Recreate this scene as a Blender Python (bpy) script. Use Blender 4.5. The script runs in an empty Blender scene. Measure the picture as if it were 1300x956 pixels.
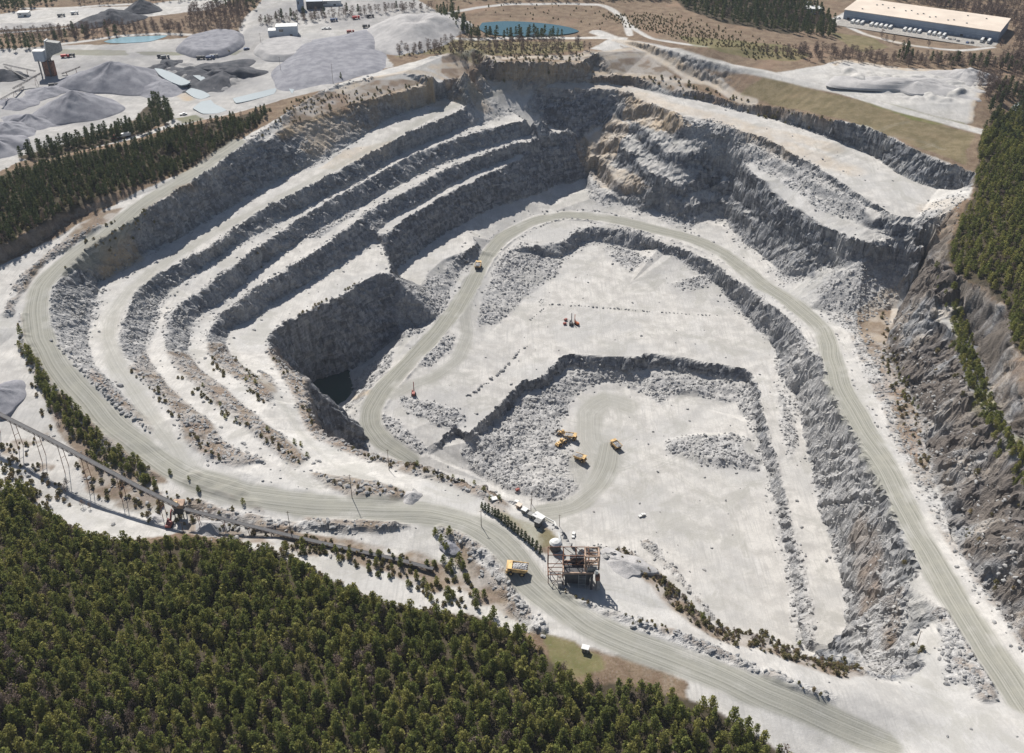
import bpy, math, random
import numpy as np
from mathutils import Vector
from mathutils.geometry import delaunay_2d_cdt
random.seed(7)
RNG = np.random.default_rng(11)
scene = bpy.context.scene
COL = scene.collection

# ------------------------------------------------------------------ camera
FPX, PITCH, CAMZ = 1264.0, math.radians(33.0), 330.0
CX, CY = 650.0, 433.5
SP, CP = math.sin(PITCH), math.cos(PITCH)
cd = bpy.data.cameras.new('camera')
cd.sensor_width = 36.0
cd.lens = FPX / 1300.0 * 36.0
cd.shift_y = -(478.0 - CY) / 1300.0
cd.clip_start, cd.clip_end = 1.0, 20000.0
cam = bpy.data.objects.new('camera', cd)
COL.objects.link(cam)
cam.location = (0, 0, CAMZ)
cam.rotation_euler = (math.radians(90) - PITCH, 0, 0)
scene.camera = cam

def ray(px, py):
    dx = (px - CX) / FPX; dy = (py - CY) / FPX
    return np.array([dx, CP - dy * SP, -SP - dy * CP])

def unp(px, py, z):
    r = ray(px, py); t = (z - CAMZ) / r[2]
    return (r[0] * t, r[1] * t)

# ------------------------------------------------------------------ numeric helpers
def _hash(ix, iy, seed):
    h = (ix.astype(np.int64) * 374761393 + iy.astype(np.int64) * 668265263 + seed * 974634777) & 0xffffffff
    h = ((h ^ (h >> 13)) * 1274126177) & 0xffffffff
    h = (h ^ (h >> 16)) & 0xffffffff
    return h.astype(np.float32) * np.float32(1 / 4294967295.0)

def vnoise(x, y, seed=0):
    ix = np.floor(x); iy = np.floor(y)
    fx = (x - ix).astype(np.float32); fy = (y - iy).astype(np.float32)
    fx = fx * fx * (3 - 2 * fx); fy = fy * fy * (3 - 2 * fy)
    a = _hash(ix, iy, seed); b = _hash(ix + 1, iy, seed)
    c = _hash(ix, iy + 1, seed); d = _hash(ix + 1, iy + 1, seed)
    return ((a + (b - a) * fx) * (1 - fy) + (c + (d - c) * fx) * fy) * 2 - 1

def fbm(x, y, scale, octv=4, seed=0, gain=.5):
    s = 0; a = 1.0; f = 1.0 / scale; t = 0
    for o in range(octv):
        s = s + a * vnoise(x * f + 17.3 * o, y * f - 9.1 * o, seed + o)
        t += a; a *= gain; f *= 2.03
    return s / t

def sstep(a, b, x):
    t = np.clip((x - a) / (b - a), 0, 1)
    return t * t * (3 - 2 * t)

def crom(pts, step):
    """Catmull-Rom through pts (tuples of any length), densified by plan distance"""
    P = [np.array(p, float) for p in pts]
    if len(P) < 3:
        a, b = P; n = max(1, int(np.hypot(*(b - a)[:2]) / step))
        return [a + (b - a) * i / n for i in range(n + 1)]
    out = []
    for i in range(len(P) - 1):
        p0 = P[i - 1] if i else 2 * P[0] - P[1]
        p1, p2 = P[i], P[i + 1]
        p3 = P[i + 2] if i + 2 < len(P) else 2 * P[-1] - P[-2]
        n = max(1, int(np.hypot(*(p2 - p1)[:2]) / step))
        for k in range(n):
            t = k / n
            q = .5 * ((2 * p1) + (p2 - p0) * t + (2 * p0 - 5 * p1 + 4 * p2 - p3) * t * t + (3 * p1 - p0 - 3 * p2 + p3) * t ** 3)
            lin = p1 + (p2 - p1) * t
            q = .6 * q + .4 * lin
            if len(q) > 2: q[2:] = lin[2:]
            out.append(q)
    out.append(P[-1])
    return out

# ------------------------------------------------------------------ break lines: (picture x, picture y, elevation)
BL = {}
# outer roads and the small cut on the north-west
BL['cut_crest'] = [(-60,345,20),(0,312,20),(43,291,19),(84,266,18),(107,254,17),(132,248,16),(178,235,13),(216,223,11),(239,211,9)]
BL['cut_toe'] = [(-60,372,8),(0,334,8),(51,306,8),(101,276,8),(152,257,8),(216,233,8),(246,213,8)]
BL['a_in'] = [(-30,420,6),(0,372,6),(20,352,6),(60,320,6),(100,298,6.5),(140,279,7),(165,267,7.5)]
BL['b_out'] = [(30,452,2),(30,400,3),(33,372,3.5),(50,346,4),(80,318,4.5),(114,298,5.5),(150,277,7)]
BL['L1'] = [(472,99,9),(429,110,9),(409,118,9),(383,133,8.5),(358,151,8),(335,168,8),(305,190,8),(274,210,8),(254,225,8),(223,243,8),(203,258,8),(178,273,7),(152,291,6),(127,304,5.5),(101,324,5),(79,347,4.5),(68,372,4),(63,398,3),(63,428,2),(71,440,1.5),(96,466,0),(114,480,-1),(140,504,-2.5),(165,527,-3.5),(188,544,-4.5)]
BL['c1_crest'] = [(340,178,6),(350,170,5),(366,160,4),(386,152,3),(429,137,2),(485,122,1),(548,107,0),(575,102,-5),(600,98,-10)]
BL['b1_out'] = [(612,104,-16),(596,108,-17),(574,120,-19),(536,134,-19),(500,148,-19),(470,166,-21),(445,184,-23),(406,205,-24),(373,219,-24),(330,243,-24),(292,263,-23),(264,279,-22),(228,301,-21),(193,319,-20),(173,332,-19),(150,344,-18),(127,358,-17),(122,385,-15),(113,410,-14),(112,432,-12),(122,465,-10),(142,486,-8),(165,509,-7),(188,532,-6)]
BL['b1_crest'] = [(782,114.5,-16),(742,113.5,-16),(700,113,-17),(660,112.5,-18),(645,114,-18),(625,118,-19),(604,129,-20),(574,147,-21),(543,160,-22),(503,178,-23),(462,200,-24),(429,218,-24),(396,235,-24),(371,248,-24),(345,261,-24),(320,276,-24),(292,298,-23),(266,317,-22.5),(228,334,-21),(198,352,-20),(175,367,-18),(166,388,-16),(157,411,-14),(150,428,-12),(150,448,-11),(165,466,-10),(185,486,-9),(206,509,-8),(223,529,-7),(236,557,-6),(249,572,-6),(279,590,-5),(330,608,-4.5),(371,620,-4),(432,625,-3),(470,630,-2)]
BL['b2_out'] = [(664,139,-36),(650,142,-37),(612,157,-38),(574,168,-39),(513,193,-40),(472,220,-40),(442,238,-40),(422,246,-40),(396,258,-40),(358,279,-40),(330,296,-37),(292,314,-35),(254,342,-35),(216,370,-33),(204,382,-34),(196,400,-32),(188,425,-28),(184,450,-25),(198,471,-22),(216,494,-19),(244,519,-16),(269,539,-13),(283,560,-11),(305,572,-9),(330,583,-8),(371,600,-6)]
BL['b2_crest'] = [(687,152,-36),(650,157,-38),(594,173,-39),(548,188,-40),(510,205,-40),(472,226,-40),(447,241,-40),(422,254,-40),(396,269,-40),(371,285,-40),(345,304,-39),(330,315,-37),(305,334,-36),(274,357,-35),(249,375,-36),(228,388,-34),(219,402,-32),(211,425,-29),(211,445,-26),(228,471,-22),(254,491,-19),(279,516,-16),(305,534,-13.5),(330,555,-11),(350,572,-9),(378,593,-7),(400,604,-5)]
BL['b3_out'] = [(690,163,-53),(650,178,-54),(594,193,-55),(543,216,-56),(498,240,-56),(452,265,-56),(422,281,-55),(396,296,-55),(345,329,-54),(320,347,-53),(300,367,-52),(274,388,-50),(249,405,-47),(241,425,-45),(239,450,-40),(258,474,-35),(284,492,-29),(310,517,-23),(335,538,-19),(366,560,-15),(391,582,-12),(427,595,-9),(482,608,-5)]
BL['b3_crest'] = [(721,165,-53),(678,180,-54),(650,184,-55),(599,203,-56),(561,218,-56),(530,236,-56),(510,247,-56),(477,264,-56),(447,287,-55),(409,315,-55),(358,348,-54),(320,372,-53),(305,385,-52),(279,403,-50),(266,421,-47),(263,438,-44),(266,452,-41),(284,470,-36),(305,483,-33),(325,500,-29),(342,512,-25)]
BL['ledge_out'] = [(706,186,-68),(670,192,-70),(640,204,-71),(599,222,-71),(574,236,-72),(530,262,-72),(500,276,-72),(478,296,-71)]
BL['ledge_in'] = [(711,188,-69),(672,197,-70),(640,211,-71),(600,230,-72),(574,242,-72),(535,266,-72),(508,282,-72),(486,302,-72)]
BL['wallfoot_w'] = [(747,226,-92),(724,232,-93),(706,236,-93),(678,248,-93),(650,257,-93),(625,264,-93),(599,277,-93),(574,292,-93),(548,307,-93),(523,328,-92),(500,344,-91)]
BL['b4_out'] = [(474,307,-70),(447,325,-69),(422,342,-68),(371,370,-66),(330,396,-63),(305,411,-61),(291,423,-57),(287,437,-53),(294,453,-50),(312,468,-44),(332,480,-38),(348,497,-31)]
BL['b4_crest'] = [(485,309,-71),(493,330,-70),(495,347,-69),(472,352,-69),(429,379,-67),(389,397,-65),(350,418,-62),(340,436,-59),(353,461,-54),(368,473,-50),(383,478,-47),(392,500,-42),(398,530,-36),(406,549,-31),(429,562,-25),(457,572,-20),(477,582,-16),(508,590,-12),(531,593,-10),(548,596,-8),(561,603,-7),(581,613,-6),(612,621,-5),(650,638,-4),(688,655,-3),(709,670,-3),(713,692,-3),(735,700,-4),(757,701,-5),(782,703,-7),(802,713,-8),(828,728,-9),(851,741,-9),(868,759,-9),(884,777,-9),(904,794,-10),(932,804,-11),(967,808,-12),(1008,825,-14),(1046,840,-17),(1077,847,-21),(1122,858,-27),(1150,862,-30)]
BL['sump_nw'] = [(503,428,-110),(470,455,-115),(430,478,-121),(405,492,-125),(392,500,-125)]
BL['sump_bed'] = [(400,507,-127),(405,514,-127),(425,505,-127)]
BL['sump_e'] = [(445,510,-115),(470,490,-110),(500,462,-104),(512,440,-101),(516,420,-99)]
# loading shelf west of the haul road, spoil slope
BL['spoil_crest'] = [(604,314,-89),(564,329,-88),(543,347,-88),(533,362,-88),(510,362,-88)]
BL['spoil_toe'] = [(610,318,-95),(592,335,-97),(577,355,-98),(563,385,-98),(550,410,-99),(530,424,-99),(518,436,-99)]
# haul road in the pit, outer and inner edge
BL['c_out'] = [(1318,866,-30),(1268,805,-34),(1234,754,-40),(1200,700,-46),(1163,640,-53),(1130,572,-61),(1100,520,-66),(1084,496,-69),(1062,430,-76),(1050,412,-79),(1010,378,-84),(975,354,-87),(945,332,-89),(919,314,-90),(881,297,-91),(843,288,-92),(792,275,-93),(754,269,-94),(716,267,-95),(678,273,-96),(640,291,-96.5),(618,310,-97),(600,334,-97.5),(585,360,-98),(568,390,-98.5),(548,416,-99),(520,448,-99.5),(495,472,-100),(468,496,-100),(455,520,-100.5),(457,540,-101),(468,556,-102),(490,572,-104),(510,584,-106)]
BL['c_in'] = [(1257,866,-30),(1215,808,-35),(1181,754,-41),(1150,690,-48),(1127,640,-54),(1097,572,-62),(1070,530,-67),(1054,496,-70),(1036,445,-77),(1022,416,-80),(990,385,-85),(962,363,-87.5),(935,344,-89),(905,326,-90.5),(870,311,-91.5),(843,302,-92),(792,288,-93),(754,281,-94),(716,279,-95),(680,288,-96),(650,306,-96.5),(630,326,-97),(618,345,-97.5),(602,375,-98),(590,395,-98.5),(570,416,-99),(545,450,-99.5),(525,470,-100),(500,500,-100.5),(487,520,-101),(488,540,-102),(500,555,-103),(530,572,-107),(545,580,-109)]
# upper block floor (middle level) rim below the haul road
BL['m_crest'] = [(640,322,-97),(665,308,-97),(676,313,-97),(711,309,-97),(729,297,-96),(747,289,-95),(767,289,-94.5),(792,293,-94),(818,299,-93.5),(833,307,-93),(843,310,-93),(868,317,-92.5),(881,323,-92),(907,337,-91),(932,357,-90),(962,376,-88.5),(985,394,-86),(1012,420,-82),(1030,452,-78)]
BL['m_toe'] = [(685,324,-105),(709,328,-106),(726,321,-107),(742,308,-106),(762,307,-105),(782,313,-106),(823,319,-106),(835,316,-99),(843,323,-101),(868,325,-98),(876,339,-102),(907,357,-104),(932,385,-106),(957,413,-107),(985,440,-107),(992,470,-107),(1004,500,-108),(1012,530,-109)]
BL['m_west'] = [(700,352,-107),(665,376,-107),(648,396,-106.5),(632,412,-106),(610,436,-104),(600,452,-103),(575,474,-102),(545,495,-102),(520,512,-102.5)]
# block wall above the lowest floor
BL['w_crest'] = [(541,569,-107),(579,544,-107),(594,552,-107),(625,527,-107),(650,499,-107),(665,483,-107),(688,481,-107),(716,450,-107),(754,452,-107),(815,453,-107),(818,448,-107),(856,452,-107),(894,459,-107),(945,468,-107),(954,476,-108),(962,496,-108),(969,527,-109),(978,560,-110),(990,600,-112),(1000,640,-113.5),(1004,672,-114.5),(1018,720,-116),(1022,780,-117.5),(1030,815,-118)]
BL['w_toe'] = [(548,577,-110),(580,554,-112),(596,561,-112),(625,543,-116),(650,515,-116),(668,497,-115),(691,492,-114.5),(716,468,-116),(754,471,-116),(800,471,-116),(820,466,-116),(856,472,-116),(906,478,-116),(927,485,-116),(946,484,-115),(954,504,-116),(960,540,-118),(968,570,-120),(978,610,-121),(988,650,-121.5),(995,690,-122),(1008,740,-122),(1014,790,-122),(1022,822,-122)]
BL['muck_foot'] = [(600,600,-121),(640,625,-121.5),(690,640,-122),(735,620,-122),(742,596,-122),(715,575,-122),(700,560,-122),(715,525,-122),(735,495,-122),(770,486,-122),(815,487,-122),(838,510,-122),(850,500,-122),(880,505,-122),(925,505,-122),(945,530,-122)]
BL['bench_r'] = [(1012,500,-108.5),(1020,540,-110),(1028,580,-111),(1038,620,-112.5),(1045,660,-113.5),(1062,700,-115),(1072,740,-116),(1076,790,-117.5),(1080,825,-118.5)]
# wall around the north-east: crest, two intermediate contours, foot
BL['r_crest'] = [(798,119,-16),(818,127,-16),(861,145,-16),(894,152,-16),(945,168,-16),(970,175,-16),(1033,211,-17),(1059,225,-17),(1092,248,-18),(1132,270,-19),(1163,277,-20),(1186,290,-20)]
BL['r_step'] = [(945,173,-19),(970,189,-24),(1022,217,-24),(1050,230,-22),(1085,252,-22),(1128,277,-23)]
BL['far_foot'] = [(690,156,-44),(700,161,-49),(724,170,-53),(742,170,-53),(762,157,-45),(780,143,-34),(789,130,-25)]
BL['r_c40'] = [(792,150,-36),(818,168,-36),(840,180,-38),(862,192,-40),(885,192,-38),(905,178,-28),(925,178,-26),(940,196,-31),(955,225,-38),(985,252,-41),(1020,277,-42),(1060,300,-42),(1095,313,-40),(1130,308,-38),(1172,314,-35)]
BL['r_c65'] = [(762,192,-64),(790,203,-61),(820,222,-62),(850,240,-66),(880,246,-68),(905,236,-66),(920,222,-56),(932,236,-58),(950,262,-62),(975,290,-66),(1010,315,-67),(1050,325,-60),(1095,324,-47),(1140,322,-46),(1165,332,-44)]
BL['r_foot'] = [(750,230,-87),(757,250,-88),(775,257,-89),(802,261,-90),(815,268,-90),(833,266,-89),(856,281,-90),(881,286,-90),(907,279,-88),(921,271,-83),(930,291,-87),(945,308,-87),(975,330,-86),(1003,356,-84),(1023,350,-80),(1050,340,-73),(1072,335,-66),(1094,330,-58),(1110,340,-60),(1135,332,-56),(1154,346,-60)]
# upper terraces north
BL['u_crest'] = [(698,101,-11),(754,98,-8),(805,98,-6),(843,109,-8),(863,114,-8),(894,118,-7),(937,132,-8),(970,135,-5),(1010,142,0),(1064,154,5),(1097,161,5),(1135,177,5),(1181,199,4),(1229,218,3),(1238,222,3)]
BL['u_toe'] = [(698,104,-14),(754,105,-14),(805,109,-14),(830,117,-14),(858,123,-14),(894,128,-14),(937,141,-14),(970,147,-14),(1010,160,-14),(1064,178,-14),(1112,200,-15),(1135,217,-15),(1165,232,-15),(1203,243,-16),(1228,238,-16)]
BL['n_crest'] = [(600,84,5),(612,79,6),(640,79,6),(690,80,6),(745,80,5)]
BL['n_toe'] = [(612,96,-11),(625,100,-12),(640,99,-13),(691,96,-12),(742,91,-9),(756,86,-3)]
BL['u2'] = [(808,54,12),(843,61,13),(894,77,13),(970,91,14),(1072,116,14),(1148,140,12),(1224,160,9),(1262,173,8)]
BL['u2b'] = [(782,51,10),(818,63,7),(851,81,3),(874,96,-2),(907,107,-3),(932,122,-5),(970,130,-3)]
# right-hand cliff: foot, ledge and upper rim
BL['rc_foot'] = [(1168,348,-62),(1148,385,-72),(1132,420,-74),(1127,453,-70),(1150,488,-66),(1170,527,-62),(1186,598,-57),(1198,640,-53),(1215,690,-46),(1245,735,-40),(1280,780,-34),(1320,835,-28)]
BL['rc_mid'] = [(1194,296,-24),(1180,330,-32),(1170,360,-34),(1182,400,-35),(1214,432,-34),(1221,491,-30),(1247,527,-24),(1272,562,-18),(1298,600,-12),(1330,680,-4),(1370,770,2)]
BL['rc_ledge'] = [(1213,372,-27),(1226,402,-31),(1240,436,-33),(1256,475,-29),(1272,515,-22),(1300,556,-14),(1345,620,-5),(1400,700,2)]
BL['rc_rim'] = [(1240,232,2),(1225,255,-2),(1210,290,-10),(1203,330,-17),(1215,354,-15),(1250,372,-8),(1272,395,-6),(1280,440,-4),(1305,465,2),(1360,500,10),(1450,560,16)]
# plain spot heights: (x, y, z)
SPOT = [(0,0,0),(150,0,2),(300,0,2),(450,0,4),(600,-10,8),(750,-10,10),(900,-10,14),(1050,-10,14),(1300,-10,14),
 (0,60,0),(80,60,0),(160,60,0),(250,60,0),(340,60,0),(430,60,0),(500,60,1),(0,120,0),(100,120,0),(200,120,0),(280,110,0),(360,100,2),(430,90,4),
 (40,160,0),(120,160,2),(200,150,2),(290,140,4),(-60,180,6),(20,200,12),(60,200,10),(178,173,5),(223,157,4),(297,142,4),(371,122,6),
 (100,200,14),(200,190,11),(260,170,9),(320,150,7),(30,250,22),(-60,280,24),
 (420,109,8),(472,98,9),(510,93,9),(548,95,9),(590,90,9),(560,72,8),(600,62,6),(560,40,4),(612,44,3),(670,48,3),(732,44,3),(735,30,4),(670,26,4),(612,28,4),(760,50,8),(700,62,8),(760,66,10),(900,60,22),(1000,60,18),(1080,85,20),(1150,90,19),(1240,95,18),(1230,130,18),(1300,120,14),(1060,20,14),(1180,50,14),(1290,40,14),(1290,200,14),(1300,300,8),(1260,330,2),(1400,250,18),(1400,400,18),(1500,300,20),(1270,250,4),(1245,200,8),
 (1225,330,-8),(1290,420,-2),
 (-40,460,2),(0,440,1),(20,500,-1),(0,560,-5),(60,560,-5),(110,590,-6),(0,620,-4),(90,640,-8),(160,650,-8),(215,610,-5),(240,660,-8),(300,640,-6),(300,680,-7),(380,670,-5),(450,690,-4),(520,700,-4),(560,690,-2),(590,740,-4),(640,760,-3),
 (0,700,2),(0,867,8),(0,980,8),(-150,867,10),(200,760,0),(300,867,4),(300,980,5),(450,800,-1),(600,867,1),(500,980,4),(700,867,1),(800,867,0),(900,880,-3),(900,980,-3),(1000,870,-7),(1100,880,-16),(1000,980,-8),(1200,920,-24),(1300,980,-20),(1200,862,-32),
 (60,470,0),(100,520,-2),(150,560,-4),(215,570,-5.5),(260,610,-5),(330,635,-4),(400,640,-3),(470,645,-2),(543,650,-1),(600,675,0),(650,710,0),(690,760,0),(800,800,-1),(900,840,-4),(650,650,-2),(690,690,-2),(730,740,-3),(780,760,-5),(820,770,-7),(600,640,-3),(540,630,-2.5),
 (300,570,-8.5),(350,590,-7),(420,610,-4.5),(480,620,-3),(400,560,-20),(450,585,-14),(500,600,-9),(560,612,-6),(350,545,-18),(370,530,-24),
 (560,325,-88),(530,345,-88),(600,300,-89.5),(660,265,-93),(700,250,-93),(740,240,-92),(720,262,-93),(630,285,-94),
 (740,340,-107),(800,360,-107),(880,380,-107),(700,400,-107),(800,420,-107),(900,430,-107),(660,440,-107),(750,440,-107),(640,470,-107),(600,510,-105),(560,530,-104),(970,460,-107),(560,560,-107),
 (780,520,-122),(850,560,-122),(900,640,-122),(800,640,-122),(930,720,-122),(980,780,-122),(860,700,-122),(720,650,-122),(900,600,-122),(770,600,-122),(900,520,-122),(680,600,-120),(660,560,-119),
 (545,520,-103.5),(1035,830,-121),(700,665,-122),
 (1090,400,-76),(1100,450,-74),(1110,500,-69),(1160,600,-57),(1185,660,-50),
 (750,205,-72),(742,215,-80),(1148,740,-42),(1158,800,-37),(1175,840,-33),(1115,700,-75),(1120,770,-75),(1130,830,-60),(1060,560,-86),(1085,640,-84),
 (470,545,-102),(440,540,-107),(425,535,-112)]
# feet that the rim hides: plan offsets from the rim (distance towards the pit, elevation)
def offset_line(pts, dist, z):
    out = []
    for i in range(len(pts)):
        a = pts[max(0, i - 1)]; b = pts[min(len(pts) - 1, i + 1)]
        t = np.array([b[0] - a[0], b[1] - a[1]]); t /= (np.hypot(*t) + 1e-9)
        n = np.array([-t[1], t[0]])
        if n[1] < 0 and abs(n[1]) > .2: n = -n
        d = dist(i / (len(pts) - 1)) if callable(dist) else dist
        zz = z(i / (len(pts) - 1)) if callable(z) else z
        out.append((pts[i][0] + n[0] * d, pts[i][1] + n[1] * d, zz))
    return out

for k, f in (('b2', .9), ('b3', .87), ('ledge', .84), ('b4', .94)):
    for n in list(BL):
        if n.startswith(k + '_') and n != 'b4_crest': BL[n] = [(x, y, z * f) for x, y, z in BL[n]]
BL['b4_crest'] = [(x, y, z * .94 if z < -20 else z) for x, y, z in BL['b4_crest']]
BL['wallfoot_w'] = [(x, y, z + 4 if y > 240 else z + 3) for x, y, z in BL['wallfoot_w']]
BL['cut_crest'] = [(x, y, z - 2) for x, y, z in BL['cut_crest']]
def ray_range(x, y, line):
    a = math.atan2(x, y); out = []
    for p, q in zip(line[:-1], line[1:]):
        a0, a1 = math.atan2(p[0], p[1]), math.atan2(q[0], q[1])
        if (a0 - a) * (a1 - a) <= 0 and a0 != a1:
            dx, dy = q[0] - p[0], q[1] - p[1]; sx, cx = math.sin(a), math.cos(a)
            den = dx * cx - dy * sx
            if abs(den) < 1e-9: continue
            u = (-(p[0] * cx) + p[1] * sx) / den
            out.append((p[1] + dy * u if abs(cx) < 1e-6 else (p[0] + dx * u) * sx + (p[1] + dy * u) * cx, p[2] + (q[2] - p[2]) * u))
    return out
def clear(crest, toe, k=.3):
    cl = crom([(*unp(x, y, z), z) for x, y, z in BL[crest]], 7.0); new = []
    for x, y, z in BL[toe]:
        z0 = z
        for it in range(60):
            w = unp(x, y, z); R = math.hypot(*w); h = ray_range(*w, cl) if not (y > 446 and crest[0] == 'b') else []
            if not h: break
            c = min(h, key=lambda q: abs(q[0] - R))
            if c[1] - z < 1 or R <= c[0] - k * (c[1] - z): break
            z += .5
        if z - z0 > 3: print('raised', crest, toe, (x, y), z0, '->', z)
        new.append((x, y, z))
    BL[toe] = new
for a, b, k in (('cut_crest','cut_toe',.3),('c1_crest','b1_out',.15),('b1_crest','b2_out',.35),('b2_crest','b3_out',.35),('b3_crest','b4_out',.35),('b3_crest','ledge_out',.25),('ledge_in','wallfoot_w',.2),
                ('m_crest','m_toe',.3),('w_crest','w_toe',.2),('r_crest','r_step',.3),('r_crest','r_c40',.35),('r_c40','r_c65',.25),('r_c65','r_foot',.25),('r_c40','r_foot',.3),('u_crest','u_toe',.2),('n_crest','n_toe',.2),('rc_rim','rc_ledge',.2)):
    clear(a, b, k)
plan_lines = {}
for k, L in BL.items():
    w = [(*unp(x, y, z), z) for x, y, z in L]
    plan_lines[k] = crom(w, 7.0)
lipL = [(*unp(x, y, z), z) for x, y, z in BL['b4_crest'][11:]]
i0 = 8
plan_lines['lip_foot'] = crom(offset_line(lipL[i0:], lambda t: 22, lambda t: -78 if t < .85 else -60), 9.0)
plan_lines['lip_foot2'] = crom(offset_line(lipL[i0 + 3:-5], lambda t: 46, lambda t: -119), 9.0)
plan_lines['lip_west'] = crom(offset_line(lipL[0:i0 + 1], lambda t: 8 + 8 * t, lambda t: -108 + 22 * t), 6.0)

def build_tin():
    V = []; E = []; Z = []
    for k, L in plan_lines.items():
        s = len(V)
        for p in L:
            V.append(Vector((float(p[0]), float(p[1])))); Z.append(float(p[2]))
        E += [(s + i, s + i + 1) for i in range(len(L) - 1)]
    for x, y, z in SPOT:
        p = unp(x, y, z); V.append(Vector(p)); Z.append(z)
    for x, y, z in [(-1400,150,25),(-1400,800,25),(-1500,1600,20),(-700,1700,15),(0,1750,18),(700,1750,22),(1500,1600,20),(1400,800,25),(1400,150,20),(700,60,10),(0,40,12),(-700,60,15),(-600,300,14),(-700,600,16),(700,300,18),(900,900,18),(-900,1000,10),(0,160,6),(-250,200,10),(250,170,-5)]:
        V.append(Vector((x, y))); Z.append(z)
    n0 = len(V)
    r = delaunay_2d_cdt(V, E, [], 0, 1e-4, True)
    vs, faces, ov = r[0], r[2], r[3]
    Zo = []
    newc = []
    # z of new crossing vertices: take from the nearer original segment
    ends = {}
    for i, o in enumerate(ov):
        if o: Zo.append(max(Z[j] for j in o))
        else: Zo.append(None); newc.append(i)
    if newc:
        A = np.array([[v.x, v.y] for v in V]); 
        for i in newc:
            p = np.array([vs[i].x, vs[i].y]); d = np.hypot(*(A - p).T); j = np.argsort(d)[:2]
            Zo[i] = float(np.mean([Z[q] for q in j]))
        print('TIN crossings', len(newc), [(round(vs[i].x), round(vs[i].y), round(Zo[i])) for i in newc][:40])
    return np.array([[v.x, v.y] for v in vs]), np.array(Zo), faces

# ------------------------------------------------------------------ terrain grid
def axis(core, grow_n, grow_f, d0, d1):
    a = [core[0]]; d = d0
    left = []
    x = core[0]; 
    for i in range(grow_n): d *= grow_f; x -= d; left.append(x)
    right = []; x = core[-1]; d = d1
    for i in range(grow_n): d *= grow_f; x += d; right.append(x)
    return np.array(left[::-1] + list(core) + right)
QF = 1.0
xs = axis(np.arange(-690, 690, 1.05 * QF), 22, 1.42, 1.5, 1.5)
yl = [170.0]
while yl[-1] < 1370: yl.append(yl[-1] + QF * (0.85 + 1.1 * max(0, (yl[-1] - 250) / 1100)))
ys = axis(np.array(yl), 22, 1.42, 1.5, 2.4)
NX, NY = len(xs), len(ys)
print('grid', NX, NY, xs[0], xs[-1], ys[0], ys[-1])
GX, GY = np.meshgrid(xs, ys)

def rasterise(P, Zv, faces):
    H = np.full((NY, NX), np.nan)
    for f in faces:
        if len(f) != 3: continue
        a, b, c = P[f[0]], P[f[1]], P[f[2]]
        x0, x1 = min(a[0], b[0], c[0]), max(a[0], b[0], c[0]); y0, y1 = min(a[1], b[1], c[1]), max(a[1], b[1], c[1])
        i0, i1 = np.searchsorted(xs, x0), np.searchsorted(xs, x1, 'right'); j0, j1 = np.searchsorted(ys, y0), np.searchsorted(ys, y1, 'right')
        if i1 <= i0 or j1 <= j0: continue
        D = (b[0] - a[0]) * (c[1] - a[1]) - (c[0] - a[0]) * (b[1] - a[1])
        if abs(D) < 1e-9: continue
        X = GX[j0:j1, i0:i1] - a[0]; Y = GY[j0:j1, i0:i1] - a[1]
        u = (X * (c[1] - a[1]) - (c[0] - a[0]) * Y) / D; v = ((b[0] - a[0]) * Y - X * (b[1] - a[1])) / D
        m = (u >= -1e-6) & (v >= -1e-6) & (u + v <= 1 + 1e-6)
        if m.any():
            h = Zv[f[0]] + u * (Zv[f[1]] - Zv[f[0]]) + v * (Zv[f[2]] - Zv[f[0]])
            sub = H[j0:j1, i0:i1]; sub[m] = h[m]
    H[np.isnan(H)] = 20.0
    return H
H0 = rasterise(*build_tin())
far = sstep(1350, 2500, GY) + sstep(800, 1600, np.abs(GX))
H0 = H0 * (1 - np.clip(far, 0, 1)) + np.clip(far, 0, 1) * (25 + 25 * fbm(GX, GY, 900, 3, 5))

def hsample(x, y, A=None):
    A = H0 if A is None else A
    x = np.atleast_1d(np.asarray(x, float)); y = np.atleast_1d(np.asarray(y, float))
    i = np.clip(np.searchsorted(xs, x) - 1, 0, NX - 2); j = np.clip(np.searchsorted(ys, y) - 1, 0, NY - 2)
    u = np.clip((x - xs[i]) / (xs[i + 1] - xs[i]), 0, 1); v = np.clip((y - ys[j]) / (ys[j + 1] - ys[j]), 0, 1)
    return (A[j, i] * (1 - u) + A[j, i + 1] * u) * (1 - v) + (A[j + 1, i] * (1 - u) + A[j + 1, i + 1] * u) * v

def hit(px, py, A=None):
    """the point of the ground seen at picture position (px, py)"""
    r = ray(px, py)
    t = np.arange(250, 2600, 1.0)
    X = r[0] * t; Y = r[1] * t; Zr = CAMZ + r[2] * t
    h = hsample(X, Y, A)
    k = np.nonzero(Zr <= h)[0]
    k = k[0] if len(k) else len(t) - 1
    if k == 0: return np.array([X[0], Y[0], h[0]])
    d0, d1 = Zr[k - 1] - h[k - 1], Zr[k] - h[k]
    w = d0 / (d0 - d1 + 1e-9)
    tt = t[k - 1] + w
    x, y = r[0] * tt, r[1] * tt
    return np.array([x, y, float(hsample(x, y, A)[0])])
def hits(L): return [hit(a[0], a[1]) for a in L]
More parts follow.
